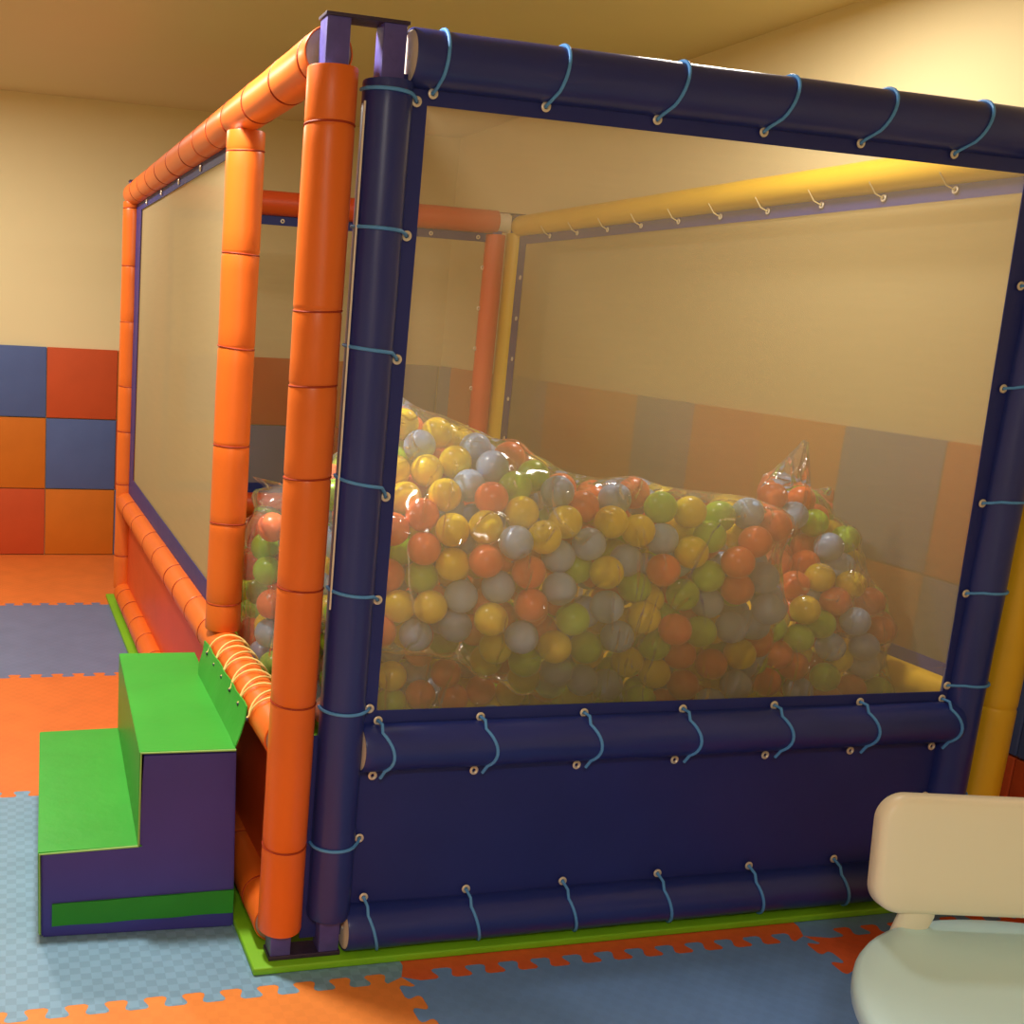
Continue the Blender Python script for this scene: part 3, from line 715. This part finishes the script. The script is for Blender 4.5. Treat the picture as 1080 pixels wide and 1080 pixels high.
# rear frame (red)
sleeve('post', (A, D, .112), (A, D, 1.902), M['red'], steel_ext=(.092, .103))
sleeve('post', (W - A, D, .112), (W - A, D, 1.902), M['red'], steel_ext=(.092, .103))
sleeve('beam', (.152, D, ZT + .012), (1.80, D, ZT + .012), M['red'], R=.056, steel=False)
sleeve('beam', (.157, D, ZM), (1.775, D, ZM), M['red'], R=.055, steel=False)
sleeve('beam', (.150, D, .076), (1.775, D, .076), M['red'], R=.053, steel=False)
bm = bmesh.new(); lathe(bm, (1.80, D, ZT + .012), (1.86, D, ZT + .012), [(0, .03), (0, .05), (.06, .05), (.06, .03)], 32)
link('bare_foam_end', bm, M['foam'], PIT)
# corner connector plates, top and bottom
for y in (0, D):
    for xa, xb in ((-.027, .142), (W - .142, W + .027)):
        bm = bmesh.new(); box(bm, (xa, y - .027, 2.003), (xb, y + .027, 2.010), .0015); link('connector_plate', bm, M['plate'], PIT)
        bm = bmesh.new(); box(bm, (xa, y - .027, .0195), (xb, y + .027, .030), .0015); link('connector_plate', bm, M['plate'], PIT)

# ---- panels: cloth border with rectangular opening, net, solid lower panel
def border(axis, at, outer, inner, flip=1):
    # outer/inner: (a0,z0,a1,z1); inner may be 4 corner points
    bm = bmesh.new()
    (a0, z0, a1, z1) = outer
    ic = inner
    oc_ = [(a0, z0), (a1, z0), (a1, z1), (a0, z1)]
    n = 14
    def side(i):
        o0, o1 = Vector(oc_[i]), Vector(oc_[(i + 1) % 4]); i0, i1 = Vector(ic[i]), Vector(ic[(i + 1) % 4])
        rows = []
        for k in range(n + 1):
            t = k / n; a = o0.lerp(o1, t); b = i0.lerp(i1, t); rows.append((a, b))
        return rows
    def P(v, off):
        wv = .0015 * noise.noise(Vector((v.x * 4, v.y * 4, at)))
        return (at + off + wv, v.x, v.y) if axis == 'x' else (v.x, at + off + wv, v.y)
    for i in range(4):
        rows = side(i)
        vs = [[[bm.verts.new(P(a, o)), bm.verts.new(P(b, o))] for a, b in rows] for o in (0, .0025)]
        for k in range(n):
            for s in (0, 1):
                q = vs[s]; bm.faces.new((q[k][0], q[k + 1][0], q[k + 1][1], q[k][1]))
            bm.faces.new((vs[0][k][1], vs[0][k + 1][1], vs[1][k + 1][1], vs[1][k][1]))
            bm.faces.new((vs[0][k][0], vs[0][k + 1][0], vs[1][k + 1][0], vs[1][k][0]))
    bmesh.ops.remove_doubles(bm, verts=bm.verts, dist=1e-5)
    return bm
def netmesh(axis, at, a0, z0, a1, z1):
    bm = bmesh.new(); nx, nz = 16, 12
    g = []
    for i in range(nx + 1):
        col = []
        for k in range(nz + 1):
            a = a0 + (a1 - a0) * i / nx; z = z0 + (z1 - z0) * k / nz
            s = math.sin(PI * i / nx) * math.sin(PI * k / nz)
            off = .006 * s * noise.noise(Vector((a * 2, z * 2, at)))
            col.append(bm.verts.new((at + off, a, z) if axis == 'x' else (a, at + off, z)))
        g.append(col)
    for i in range(nx):
        for k in range(nz): bm.faces.new((g[i][k], g[i + 1][k], g[i + 1][k + 1], g[i][k + 1]))
    return bm
def solid_panel(axis, at, a0, z0, a1, z1, mat, amp=.006):
    bm = bmesh.new(); nx, nz = 40, 14
    lay = []
    for off in (0, .003):
        g = []
        for i in range(nx + 1):
            col = []
            for k in range(nz + 1):
                a = a0 + (a1 - a0) * i / nx; z = z0 + (z1 - z0) * k / nz
                w = amp * noise.noise(Vector((a * 3.0, z * 4, at))) + amp * .7 * noise.noise(Vector((a * 2 + z * 5, z * 1.5 - a, at + 5)))
                col.append(bm.verts.new((at + off + w, a, z) if axis == 'x' else (a, at + off + w, z)))
            g.append(col)
        lay.append(g)
        for i in range(nx):
            for k in range(nz): bm.faces.new((g[i][k], g[i + 1][k], g[i + 1][k + 1], g[i][k + 1]))
    for k in range(nz):
        for i in (0, nx): bm.faces.new((lay[0][i][k], lay[0][i][k + 1], lay[1][i][k + 1], lay[1][i][k]))
    for i in range(nx):
        for k in (0, nz): bm.faces.new((lay[0][i][k], lay[0][i + 1][k], lay[1][i + 1][k], lay[1][i][k]))
    return link('side_panel', bm, mat, PIT)

def bordered(axis, at, outer, inner, net='net'):
    b = link('panel_border', border(axis, at, outer, inner), M['navycloth'], PIT)
    xs = [q[0] for q in inner]; zs = [q[1] for q in inner]
    n = link('net', netmesh(axis, at + .0065, min(xs) - .012, min(zs) - .012, max(xs) + .012, max(zs) + .012), M[net], PIT)
    return b
FB = bordered('y', -.003, (.135, .5, W - .135, 1.92), [(.193, .601), (1.739, .597), (1.690, 1.865), (.198, 1.867)])
LB = bordered('x', .006, (.79, .50, D - .03, 1.93), [(.84, .635), (2.90, .66), (2.88, 1.868), (.84, 1.868)])
RB = bordered('x', W - .005, (.05, .5, D - .03, 1.92), [(.13, .612), (2.97, .612), (2.97, 1.86), (.13, 1.86)], 'netfar')
BB = bordered('y', D + .004, (.135, .5, W - .135, 1.92), [(.19, .63), (1.76, .63), (1.765, 1.865), (.19, 1.865)], 'netfar')
FP = solid_panel('y', .004, .052, .05, W - .135, .545, M['navycloth'])
LP = solid_panel('x', .012, .04, .05, D - .03, .50, M['red'], .003)
RP = solid_panel('x', W - .004, .04, .05, D - .03, .50, M['yellow'])
BP = solid_panel('y', D + .004, .14, .05, W - .135, .50, M['red'])

# ---- eyelets and cords
bm = bmesh.new()
lathe(bm, (0, 0, 0), (0, 0, .004), [(0, .0105), (.0022, .0105), (.0036, .0085), (.0036, .0065), (.0018, .0045), (-.001, .0042)], 20)
_e = link('eyelet', bm, M['eyelet']); EYE = _e.data; bpy.data.objects.remove(_e)
def eyelet(parent, loc, nrm):
    o = bpy.data.objects.new('eyelet', EYE); COLL.objects.link(o); o.parent = parent
    o.location = loc; o.rotation_euler = Vector(nrm).to_track_quat('Z', 'Y').to_euler()
def cord(parent, pts, mat, r=.0037):
    bm = bmesh.new(); tube(bm, pts, r, 8); link('cord', bm, mat, parent)
cb = M['cordblue']
def arc(c, axis, R, a0, a1, n, drift):
    out = []
    for k in range(n + 1):
        t = k / n; a = a0 + (a1 - a0) * t
        if axis == 'x': out.append((c[0] + drift * t, c[1] + R * math.cos(a), c[2] + R * math.sin(a)))
        else: out.append((c[0] + R * math.cos(a), c[1] + R * math.sin(a), c[2] + drift * t))
    return out
# front top beam: from behind the top, over the front face down to the eyelet in the border
yfr = -.0075
for xe, xt in ((.206, .209), (.452, .469), (.709, .743), (.969, 1.009), (1.219, 1.26), (1.473, 1.519), (1.70, 1.735)):
    eyelet(FB, (xe, yfr, 1.889), (0, -1, 0))
    pts = arc((xt + .01, 0, ZT), 'x', .0575, math.radians(60), math.radians(222), 14, -.006)
    pts = [(p[0] - (xt - xe) * max(0, (k - 5) / 12) ** 1.3, p[1], p[2]) for k, p in enumerate(pts)]
    pts += [(xe + .002, -.022, 1.897), (xe, -.006, 1.889)]
    cord(FRONT_TOP, pts, cb)
# front posts
FRPOST = [o for o in PIT.children if o.name.startswith('post')]
def nearest_post(x, y):
    return min(FRPOST, key=lambda o: (sum((Vector(v.co) for v in o.data.vertices), Vector()) / len(o.data.vertices) - Vector((x, y, 1))).to_2d().length)
pl = nearest_post(A, 0); pr = nearest_post(W - A, 0)
for k, (xe, ze, zc) in enumerate(((.173, 1.871, 1.885), (.174, 1.616, 1.627), (.174, 1.37, 1.394), (.173, 1.083, 1.125), (.173, .857, .883), (.174, .609, .612), (.175, .297, .289))):
    par = FB if ze > .5 else FP
    eyelet(par, (xe, yfr if ze > .5 else -.004, ze), (0, -1, 0))
    pts = arc((A, 0, zc), 'z', .0525, math.radians(170), math.radians(318), 14, (ze - zc) * .45)
    pts += [(.165, -.022, ze + (zc - ze) * .25), (xe, -.006, ze)]
    cord(pl, pts, cb)
for xe, ze in ((1.731, 1.614), (1.738, 1.372), (1.742, 1.09), (1.745, .859), (1.742, .615), (1.742, .31)):
    par = FB if ze > .5 else FP
    eyelet(par, (xe, yfr if ze > .5 else -.004, ze), (0, -1, 0))
    pts = arc((W - A, 0, ze + .012), 'z', .0525, math.radians(10), math.radians(-135), 14, -.004)
    pts += [(1.757, -.02, ze + .003), (xe, -.006, ze)]
    cord(pr, pts, cb)
# front mid beam: upper eyelet in border, lower eyelet in panel
for xu in (.196, .443, .706, .970, 1.227, 1.480, 1.733):
    eyelet(FB, (xu, yfr, .580), (0, -1, 0)); eyelet(FP, (xu - .002, -.006, .449), (0, -1, 0))
    pts = [(xu, -.006, .580), (xu + .003, -.03, .579)] + [(x + .023 * math.sin(t * PI * .85), y, z) for t, (x, y, z) in
           [(k / 10, q) for k, q in enumerate(arc((xu + .002, -.004, ZM - .008), 'x', .0572, math.radians(128), math.radians(232), 10, .002))]] + [(xu + .008, -.03, .452)]
    cord(FRONT_MID, pts, cb)
# bottom beam
for xu in (.196, .451, .704, .965, 1.229, 1.486, 1.72):
    eyelet(FP, (xu, -.006, .149), (0, -1, 0))
    pts = [(xu, -.006, .149), (xu + .003, -.03, .138)] + [(x + .03 * t, y, z) for t, (x, y, z) in
           [(k / 10, q) for k, q in enumerate(arc((xu + .003, -.004, .076), 'x', .0552, math.radians(128), math.radians(250), 10, .002))]]
    cord(FRONT_BOT, pts, cb)
# right top beam and rear frame eyelets with pale ties
for k in range(11):
    y = .16 + .256 * k
    eyelet(RB, (W - .008, y, 1.885), (-1, 0, 0))
    cord(RB, [(W - .01, y, 1.885), (W - .03, y + .012, 1.897), (W - .051, y + .02, 1.93)], M['cordnatural'], .002)
for k in range(6):
    z = .70 + .2 * k
    eyelet(RB, (W - .008, 2.985, z), (-1, 0, 0)); eyelet(BB, (1.75 - .0, D + .001, z + .04), (0, -1, 0))
for k in range(7):
    eyelet(BB, (.2 + .252 * k, D + .001, 1.885), (0, -1, 0))
for k in range(5):
    eyelet(LB, (.003, 1.0 + .42 * k, 1.885), (-1, 0, 0))

# ------------------------------------------------------------------ foam steps
ST = empty('foam_steps', (-.298, .169, 0), math.radians(-2.7))
tag(ST, 'two-step foam stair, green on top with blue-purple sides, beside the orange entrance', 'steps')
DP = .735
prof = [(-.222, .001), (-.225, .214), (.0, .222), (-.002, .450), (.216, .452), (.230, .001)]
bm = bmesh.new()
lo = [bm.verts.new((x, 0.0, z)) for x, z in prof]; hi = [bm.verts.new((x, DP, z)) for x, z in prof]
bm.faces.new(lo); bm.faces.new(hi[::-1])
for i in range(len(prof)): bm.faces.new((lo[i], lo[(i + 1) % 6], hi[(i + 1) % 6], hi[i]))
inner_ = lambda e: all(abs(v.co.x) < .004 and v.co.z < .3 for v in e.verts)
bmesh.ops.bevel(bm, geom=[e for e in bm.edges if not inner_(e)], offset=.004, segments=2, affect='EDGES')
link('body', bm, M['stepblue'], ST)
def ribbon(bm, pts, y0, y1, th, bev=.003):
    # offset polyline outwards (up / left) and extrude in y
    n = len(pts); P = [Vector((x, z)) for x, z in pts]; outp = []
    for i in range(n):
        d1 = (P[i] - P[i - 1]).normalized() if i else (P[1] - P[0]).normalized()
        d2 = (P[i + 1] - P[i]).normalized() if i < n - 1 else d1
        n1 = Vector((-d1.y, d1.x)); n2 = Vector((-d2.y, d2.x)); m = (n1 + n2).normalized()
        outp.append(P[i] + m * th / max(.4, m.dot(n1)))
    poly = [(p.x, p.y) for p in P] + [(p.x, p.y) for p in outp[::-1]]
    a = [bm.verts.new((x, y0, z)) for x, z in poly]; b = [bm.verts.new((x, y1, z)) for x, z in poly]
    for i in range(n - 1):
        j = 2 * n - 1 - i
        bm.faces.new((a[i], a[i + 1], a[j - 1], a[j])); bm.faces.new((b[i], b[i + 1], b[j - 1], b[j]))
    m = len(poly)
    for i in range(m): bm.faces.new((a[i], a[(i + 1) % m], b[(i + 1) % m], b[i]))
for nm, pts in (('tread_cover', [(-.2245, .012), (-.2275, .2135), (.004, .2215)]), ('tread_cover', [(-.0015, .2205), (-.0035, .4515), (.214, .4535)])):
    bm = bmesh.new(); ribbon(bm, pts, -.003, DP + .003, .005)
    bmesh.ops.recalc_face_normals(bm, faces=bm.faces)
    es = [e for e in bm.edges if e.calc_length() > .1]
    bmesh.ops.bevel(bm, geom=es, offset=.002, segments=2, affect='EDGES')
    link(nm, bm, M['green'], ST)
# piping along front edges
bm = bmesh.new()
tube(bm, [(-.226, -.003, .012), (-.229, -.003, .214), (-.004, -.003, .224)], .0028, 8)
tube(bm, [(-.004, -.003, .226), (-.005, -.003, .454), (.214, -.003, .456)], .0028, 8)
link('piping', bm, plastic('pale_green_piping', (.25, .48, .12), .5), ST)
# green band along the side
bm = bmesh.new(); n = 20
for k in range(n):
    pass
g = []
for k in range(n + 1):
    t = k / n; x = -.199 + .425 * t; wv = .0015 * math.sin(t * 17) - .001
    z0 = .031 + .010 * t; z1 = .087 + .013 * t
    g.append([bm.verts.new((x, -.0035 + wv, z0)), bm.verts.new((x, -.0045 + wv, (z0 + z1) / 2)), bm.verts.new((x, -.0035 + wv, z1)), bm.verts.new((x, .001, z1)), bm.verts.new((x, .001, z0))])
for k in range(n):
    for j in range(5): bm.faces.new((g[k][j], g[k + 1][j], g[k + 1][(j + 1) % 5], g[k][(j + 1) % 5]))
bm.faces.new(g[0]); bm.faces.new(g[-1][::-1])
link('side_band', bm, M['greenstripe'], ST)
# flap that climbs from the top tread to the entrance beam, laced over it
def loc(x, y, z):
    c, s = math.cos(math.radians(2.7)), math.sin(math.radians(2.7)); X, Y = x + .298, y - .169
    return (X * c - Y * s, X * s + Y * c, z)
bm = bmesh.new(); n = 14; rows = []
for k in range(n + 1):
    t = k / n; y = .172 + (.700 - .172) * t
    q = []
    for (x, z) in ((-.084 + .008 * t, .4575), (-.072, .485), (-.0605, .522), (-.0565, .548)):
        q.append((x, z))
    wob = .002 * math.sin(t * 23)
    rows.append([bm.verts.new(loc(x + wob * (j > 0), y + .02 * j / 3, z)) for j, (x, z) in enumerate(q)] + [bm.verts.new(loc(x + .003 + wob * (j > 0), y + .02 * j / 3, z)) for j, (x, z) in reversed(list(enumerate(q)))])
m = 8
for k in range(n):
    for j in range(m): bm.faces.new((rows[k][j], rows[k + 1][j], rows[k + 1][(j + 1) % m], rows[k][(j + 1) % m]))
bm.faces.new(rows[0]); bm.faces.new(rows[-1][::-1])
FL = link('flap', bm, M['green'], ST)
# inner flap on the far side of the beam
bm = bmesh.new(); rows = []
for k in range(n + 1):
    t = k / n; y = .43 + (.66 - .43) * t
    q = [(.0575, .515), (.058, .49), (.057, .46), (.056, .43)]
    rows.append([bm.verts.new(loc(x, y, z)) for x, z in q] + [bm.verts.new(loc(x + .003, y, z)) for x, z in reversed(q)])
for k in range(n):
    for j in range(m): bm.faces.new((rows[k][j], rows[k + 1][j], rows[k + 1][(j + 1) % m], rows[k][(j + 1) % m]))
bm.faces.new(rows[0]); bm.faces.new(rows[-1][::-1])
FL2 = link('flap', bm, M['green'], ST)
yl = [.665, .565, .465, .365, .265, .165]
for i, y in enumerate(yl):
    for a, b in ((0, -.028), (-.075, -.034)):
        ya, yb2 = y + (a if a == 0 else -.1), y + b
        if i == len(yl) - 1 and a: continue
        pts = []
        for k in range(13):
            t = k / 12; an = math.radians(172 - 164 * t)
            pts.append(loc(.0565 * math.cos(an), ya + (yb2 - ya) * t, ZM + .0565 * math.sin(an) + .0015))
        pts = [loc(-.061, ya, .530)] + pts + [loc(.0625, yb2, .505)]
        bm = bmesh.new(); tube(bm, pts, .0026, 7); link('lace', bm, M['cordyellow'], FL)
    bm = bmesh.new(); lathe(bm, loc(-.0625, y, .527), loc(-.058, y, .528), [(0, .001), (0, .005), (.004, .005)], 12); link('lace_hole', bm, M['plate'], FL)

# ------------------------------------------------------------------ child's chair
CHA = math.radians(-13)
CX, CY = 1.285, -.665
CH = empty('childs_chair', (CX, CY, 0), CHA)
tag(CH, 'small white plastic chair with pale blue-grey seat in the bottom right corner', 'chair')
def superpoly(a, b, e, n=64, cy=0):
    P = []
    for k in range(n):
        t = 2 * PI * k / n; c, s = math.cos(t), math.sin(t)
        P.append((a * abs(c) ** (2 / e) * (1 if c > 0 else -1), cy + b * abs(s) ** (2 / e) * (1 if s > 0 else -1)))
    return P
def rounded_slab(bm, outline, prof):
    # outline: list of 2D points about 0; prof: list of (inset, height); caps both ends
    rings = []
    c = Vector((sum(p[0] for p in outline) / len(outline), sum(p[1] for p in outline) / len(outline)))
    n = len(outline)
    nr = []
    for i in range(n):
        d = (Vector(outline[(i + 1) % n]) - Vector(outline[i - 1])).normalized(); nr.append(Vector((d.y, -d.x)))
    for ins, h in prof:
        rings.append([bm.verts.new((outline[i][0] - nr[i].x * ins, outline[i][1] - nr[i].y * ins, h)) for i in range(n)])
    for a, b in zip(rings, rings[1:]):
        for i in range(n): bm.faces.new((a[i], a[(i + 1) % n], b[(i + 1) % n], b[i]))
    bm.faces.new(rings[0][::-1]); bm.faces.new(rings[-1])
SEAT_A, SEAT_B, SEAT_E, SEAT_CY, SEAT_Z = .435, .47, 2.15, -.385, .335
bm = bmesh.new()
rounded_slab(bm, superpoly(SEAT_A, SEAT_B, SEAT_E, 72, SEAT_CY), [(.03, SEAT_Z - .05), (.008, SEAT_Z - .046), (.0, SEAT_Z - .036), (0, SEAT_Z - .014), (.004, SEAT_Z - .005), (.013, SEAT_Z), (.05, SEAT_Z - .0015), (.14, SEAT_Z - .006)])
link('seat', bm, M['chairseat'], CH)
# backrest: rounded slab, standing, slightly tilted back
BW, BH = .265, .118
def roundrect(hw, hh, r, n=10):
    P = []
    for cx, cy, a0 in ((hw - r, hh - r, 0), (-(hw - r), hh - r, 90), (-(hw - r), -(hh - r), 180), (hw - r, -(hh - r), 270)):
        for k in range(n + 1):
            a = math.radians(a0 + 90 * k / n); P.append((cx + r * math.cos(a), cy + r * math.sin(a)))
    return P
bm = bmesh.new()
rounded_slab(bm, roundrect(BW, BH, .055), [(.02, -.024), (.006, -.021), (.0, -.013), (0, .009), (.004, .017), (.014, .0215), (.05, .023)])
tilt = math.radians(7)
rot = Matrix.Rotation(math.radians(90) - tilt * 1, 4, 'X')
# slab normal -> -y (towards the sitter), top leans away
for v in bm.verts:
    x, y, z = v.co
    n_ = Vector((0, -math.cos(tilt), -math.sin(tilt) * -0 + math.sin(tilt)))
    up = Vector((0, math.sin(tilt), math.cos(tilt)))
    v.co = Vector((x, 0, 0)) + up * y + Vector((0, -math.cos(tilt), math.sin(tilt))) * z + Vector((0, .045, .487)) + Vector((0, -.02 * (1 - (x / BW) ** 2) * 0, 0))
link('backrest', bm, M['chairback'], CH)
for sx in (-1, 1):
    bm = bmesh.new()
    rings = []
    for z, y, r1, r2 in ((.0, .11, .022, .018), (.20, .075, .028, .02), (.30, .055, .034, .02), (.36, .035, .036, .017), (.42, .035, .036, .014)):
        ring = [bm.verts.new((sx * .165 + r1 * math.cos(2 * PI * k / 20), y + r2 * math.sin(2 * PI * k / 20), z)) for k in range(20)]
        rings.append(ring)
    for a, b in zip(rings, rings[1:]):
        for i in range(20): bm.faces.new((a[i], a[(i + 1) % 20], b[(i + 1) % 20], b[i]))
    bm.faces.new(rings[0][::-1]); bm.faces.new(rings[-1])
    link('rear_leg', bm, M['chairback'], CH)
    bm = bmesh.new()
    tube(bm, [(sx * .21, -.62, .0), (sx * .195, -.56, .15), (sx * .18, -.52, SEAT_Z - .045)], .026, 20)
    link('front_leg', bm, M['chairback'], CH)

# ------------------------------------------------------------------ balls
BR = .0405
BM = {}
for c in 'YRGB':
    bm = bmesh.new(); bmesh.ops.create_uvsphere(bm, u_segments=28, v_segments=18, radius=BR)
    for v in bm.verts:                                   # moulded seam round the middle
        if abs(v.co.z) < 1e-5: v.co.x *= 1.006; v.co.y *= 1.006
    o_ = link('tmp', bm, M['ball' + c]); BM[c] = o_.data; o_.data.name = 'ball_' + c; bpy.data.objects.remove(o_)
CNAME = dict(Y='yellow', R='orange', G='green', B='pale blue')
GN = dict(big='balls in the big clear bag', low='balls in the low clear bag', right='balls in the right-hand clear bag')
PTS = dict(big=[], low=[], right=[])
for line in BALLS.strip().split('\n'):
    q, c, bag, label = line.split('|')
    q = Vector([float(v) / 1000 for v in q.split(',')]); PTS[bag].append(q)
    o = bpy.data.objects.new('plastic_ball', BM[c]); COLL.objects.link(o); o.location = q
    o.rotation_euler = (random.uniform(0, 6), random.uniform(0, 6), random.uniform(0, 6))
    tag(o, label, 'ball', GN[bag])
bm = bmesh.new(); mi = 'YRGB'
for tkn in DEEP.split():
    x, y, z, c, bag = tkn.split(','); q = Vector((float(x), float(y), float(z))) / 1000; PTS[bag].append(q)
    r = bmesh.ops.create_uvsphere(bm, u_segments=18, v_segments=12, radius=BR, matrix=Matrix.Translation(q))
    for f in {f for v in r['verts'] for f in v.link_faces}: f.material_index = mi.index(c)
o = link('deep_balls', bm, [M['ball' + c] for c in mi]); o['kind'] = 'stuff'
tag(o, 'mixed coloured plastic balls packed deep inside the clear bags behind the visible ones', 'balls')

# ------------------------------------------------------------------ clear bags: film stretched round the balls
def film_bag(name, pts, extra, centre, label, sub=6, pull=60, xlim=None):
    C = np.array(centre)
    P = np.array([list(p) + [BR + .006] for p in pts] + [list(e) for e in extra])
    bm = bmesh.new(); bmesh.ops.create_icosphere(bm, subdivisions=sub, radius=1)
    bm.verts.ensure_lookup_table()
    Dv = np.array([v.co[:] for v in bm.verts]); Dv /= np.linalg.norm(Dv, axis=1)[:, None]
    r = np.full(len(Dv), .05)
    for x, y, z, rad in P:
        q = np.array([x, y, z]) - C; b = Dv @ q; c2 = q @ q - rad * rad
        disc = b * b - c2; ok = (disc > 0) & (b > 0)
        t = np.where(ok, b + np.sqrt(np.maximum(disc, 0)), 0); r = np.maximum(r, t)
    nb = [[e.other_vert(v).index for e in v.link_edges] for v in bm.verts]
    mxn = max(len(a) for a in nb); idx = np.array([a + [a[0]] * (mxn - len(a)) for a in nb])
    for _ in range(pull):
        # taut film: pulled towards the chord between its neighbours, never inside the balls
        Q = Dv * r[:, None]; m = Q[idx].mean(axis=1); rm = (m * Dv).sum(axis=1)
        r = np.maximum(r, rm)
    for _ in range(2): r = np.maximum(.5 * r + .5 * r[idx].mean(axis=1), r - .002)
    for i, v in enumerate(bm.verts):
        d = Vector(Dv[i]); q = C + Dv[i] * r[i]
        w = abs(noise.noise(Vector((q[0] * 7, q[1] * 7, q[2] * 3)))) + .5 * abs(noise.noise(Vector((q[0] * 15, q[1] * 12 + 3, q[2] * 7))))
        v.co = Vector(C) + d * (r[i] + .007 - .012 * w * 1.0)
        v.co.z = max(v.co.z, .0215); v.co.y = max(v.co.y, .012)
        v.co.x = min(max(v.co.x, .024), W - .022)
    base = Vector((C[0], C[1], min(v.co.z for v in bm.verts)))
    for v in bm.verts: v.co -= base
    me = bpy.data.meshes.new(name); bm.to_mesh(me); bm.free()
    for p_ in me.polygons: p_.use_smooth = True
    me.materials.append(M['film'])
    o = bpy.data.objects.new(name, me); COLL.objects.link(o); o.location = base
    tag(o, label, 'plastic bag', 'clear plastic bags of balls')
    return o
film_bag('plastic_bag', PTS['big'], [(.40, .56, 1.25, .012), (.42, .62, 1.235, .02), (.10, .86, .985, .012), (.09, .80, .95, .02), (1.30, .30, 1.02, .02), (1.335, .30, .98, .02)],
         (.68, .42, .82), 'biggest clear plastic bag, full of coloured balls, lying across the middle')
film_bag('plastic_bag', PTS['low'], [(.4, .55, .10, .08), (.8, .55, .10, .08), (.22, .5, .66, .02)], (.48, .55, .36),
         'low clear plastic bag of balls squashed under the biggest bag, bottom left of net')
film_bag('plastic_bag', PTS['right'], [(1.555, .42, 1.178, .014), (1.545, .42, 1.14, .025), (1.53, .42, 1.09, .045), (1.50, .42, 1.04, .06), (1.45, .42, 1.08, .015), (1.66, .42, 1.045, .02), (1.74, .42, .87, .02), (1.79, .40, .73, .03), (1.45, .5, .10, .10), (1.7, .4, .10, .10), (1.76, .3, .60, .04)], (1.52, .36, .72),
         'clear plastic bag of balls with a tall peaked top at the right of the pit')

# ------------------------------------------------------------------ camera
cam = bpy.data.cameras.new('camera'); co = bpy.data.objects.new('camera', cam); COLL.objects.link(co)
co.location = (-.63817, -2.1786, 1.44274); co.rotation_mode = 'XYZ'; co.rotation_euler = (1.359241, -.057029, -.250811)
cam.sensor_width = 36; cam.sensor_fit = 'HORIZONTAL'; cam.lens = 36 * 1160.818 / 1080
cam.shift_x = 245.878 / 1080; cam.shift_y = 43.0987 / 1080
S.camera = co

# ------------------------------------------------------------------ light: the room's ceiling lamps, warm white
def lamp(x, y, power, size, col=(1, .92, .81), spread=math.radians(180)):
    l = bpy.data.lights.new('ceiling_lamp', 'AREA'); l.shape = 'DISK'; l.size = size; l.energy = power; l.color = col; l.spread = spread
    o = bpy.data.objects.new('ceiling_lamp', l); COLL.objects.link(o); o.location = (x, y, CZ - .03)
lamp(1.36, .75, 20, .32)
lamp(-.48, .42, 54, .25)
lamp(-1.0, 2.8, 38, .25)
lamp(-.9, -2.9, 46, .5)
w = bpy.data.worlds.new('world'); S.world = w; w.use_nodes = True
w.node_tree.nodes['Background'].inputs[0].default_value = (1, .85, .6, 1); w.node_tree.nodes['Background'].inputs[1].default_value = .05
S.view_settings.view_transform = 'Standard'; S.view_settings.look = 'None'; S.view_settings.gamma = 1; S.view_settings.exposure = 0
S.cycles.transparent_max_bounces = 24
S.cycles.max_bounces = 10
S.cycles.diffuse_bounces = 5
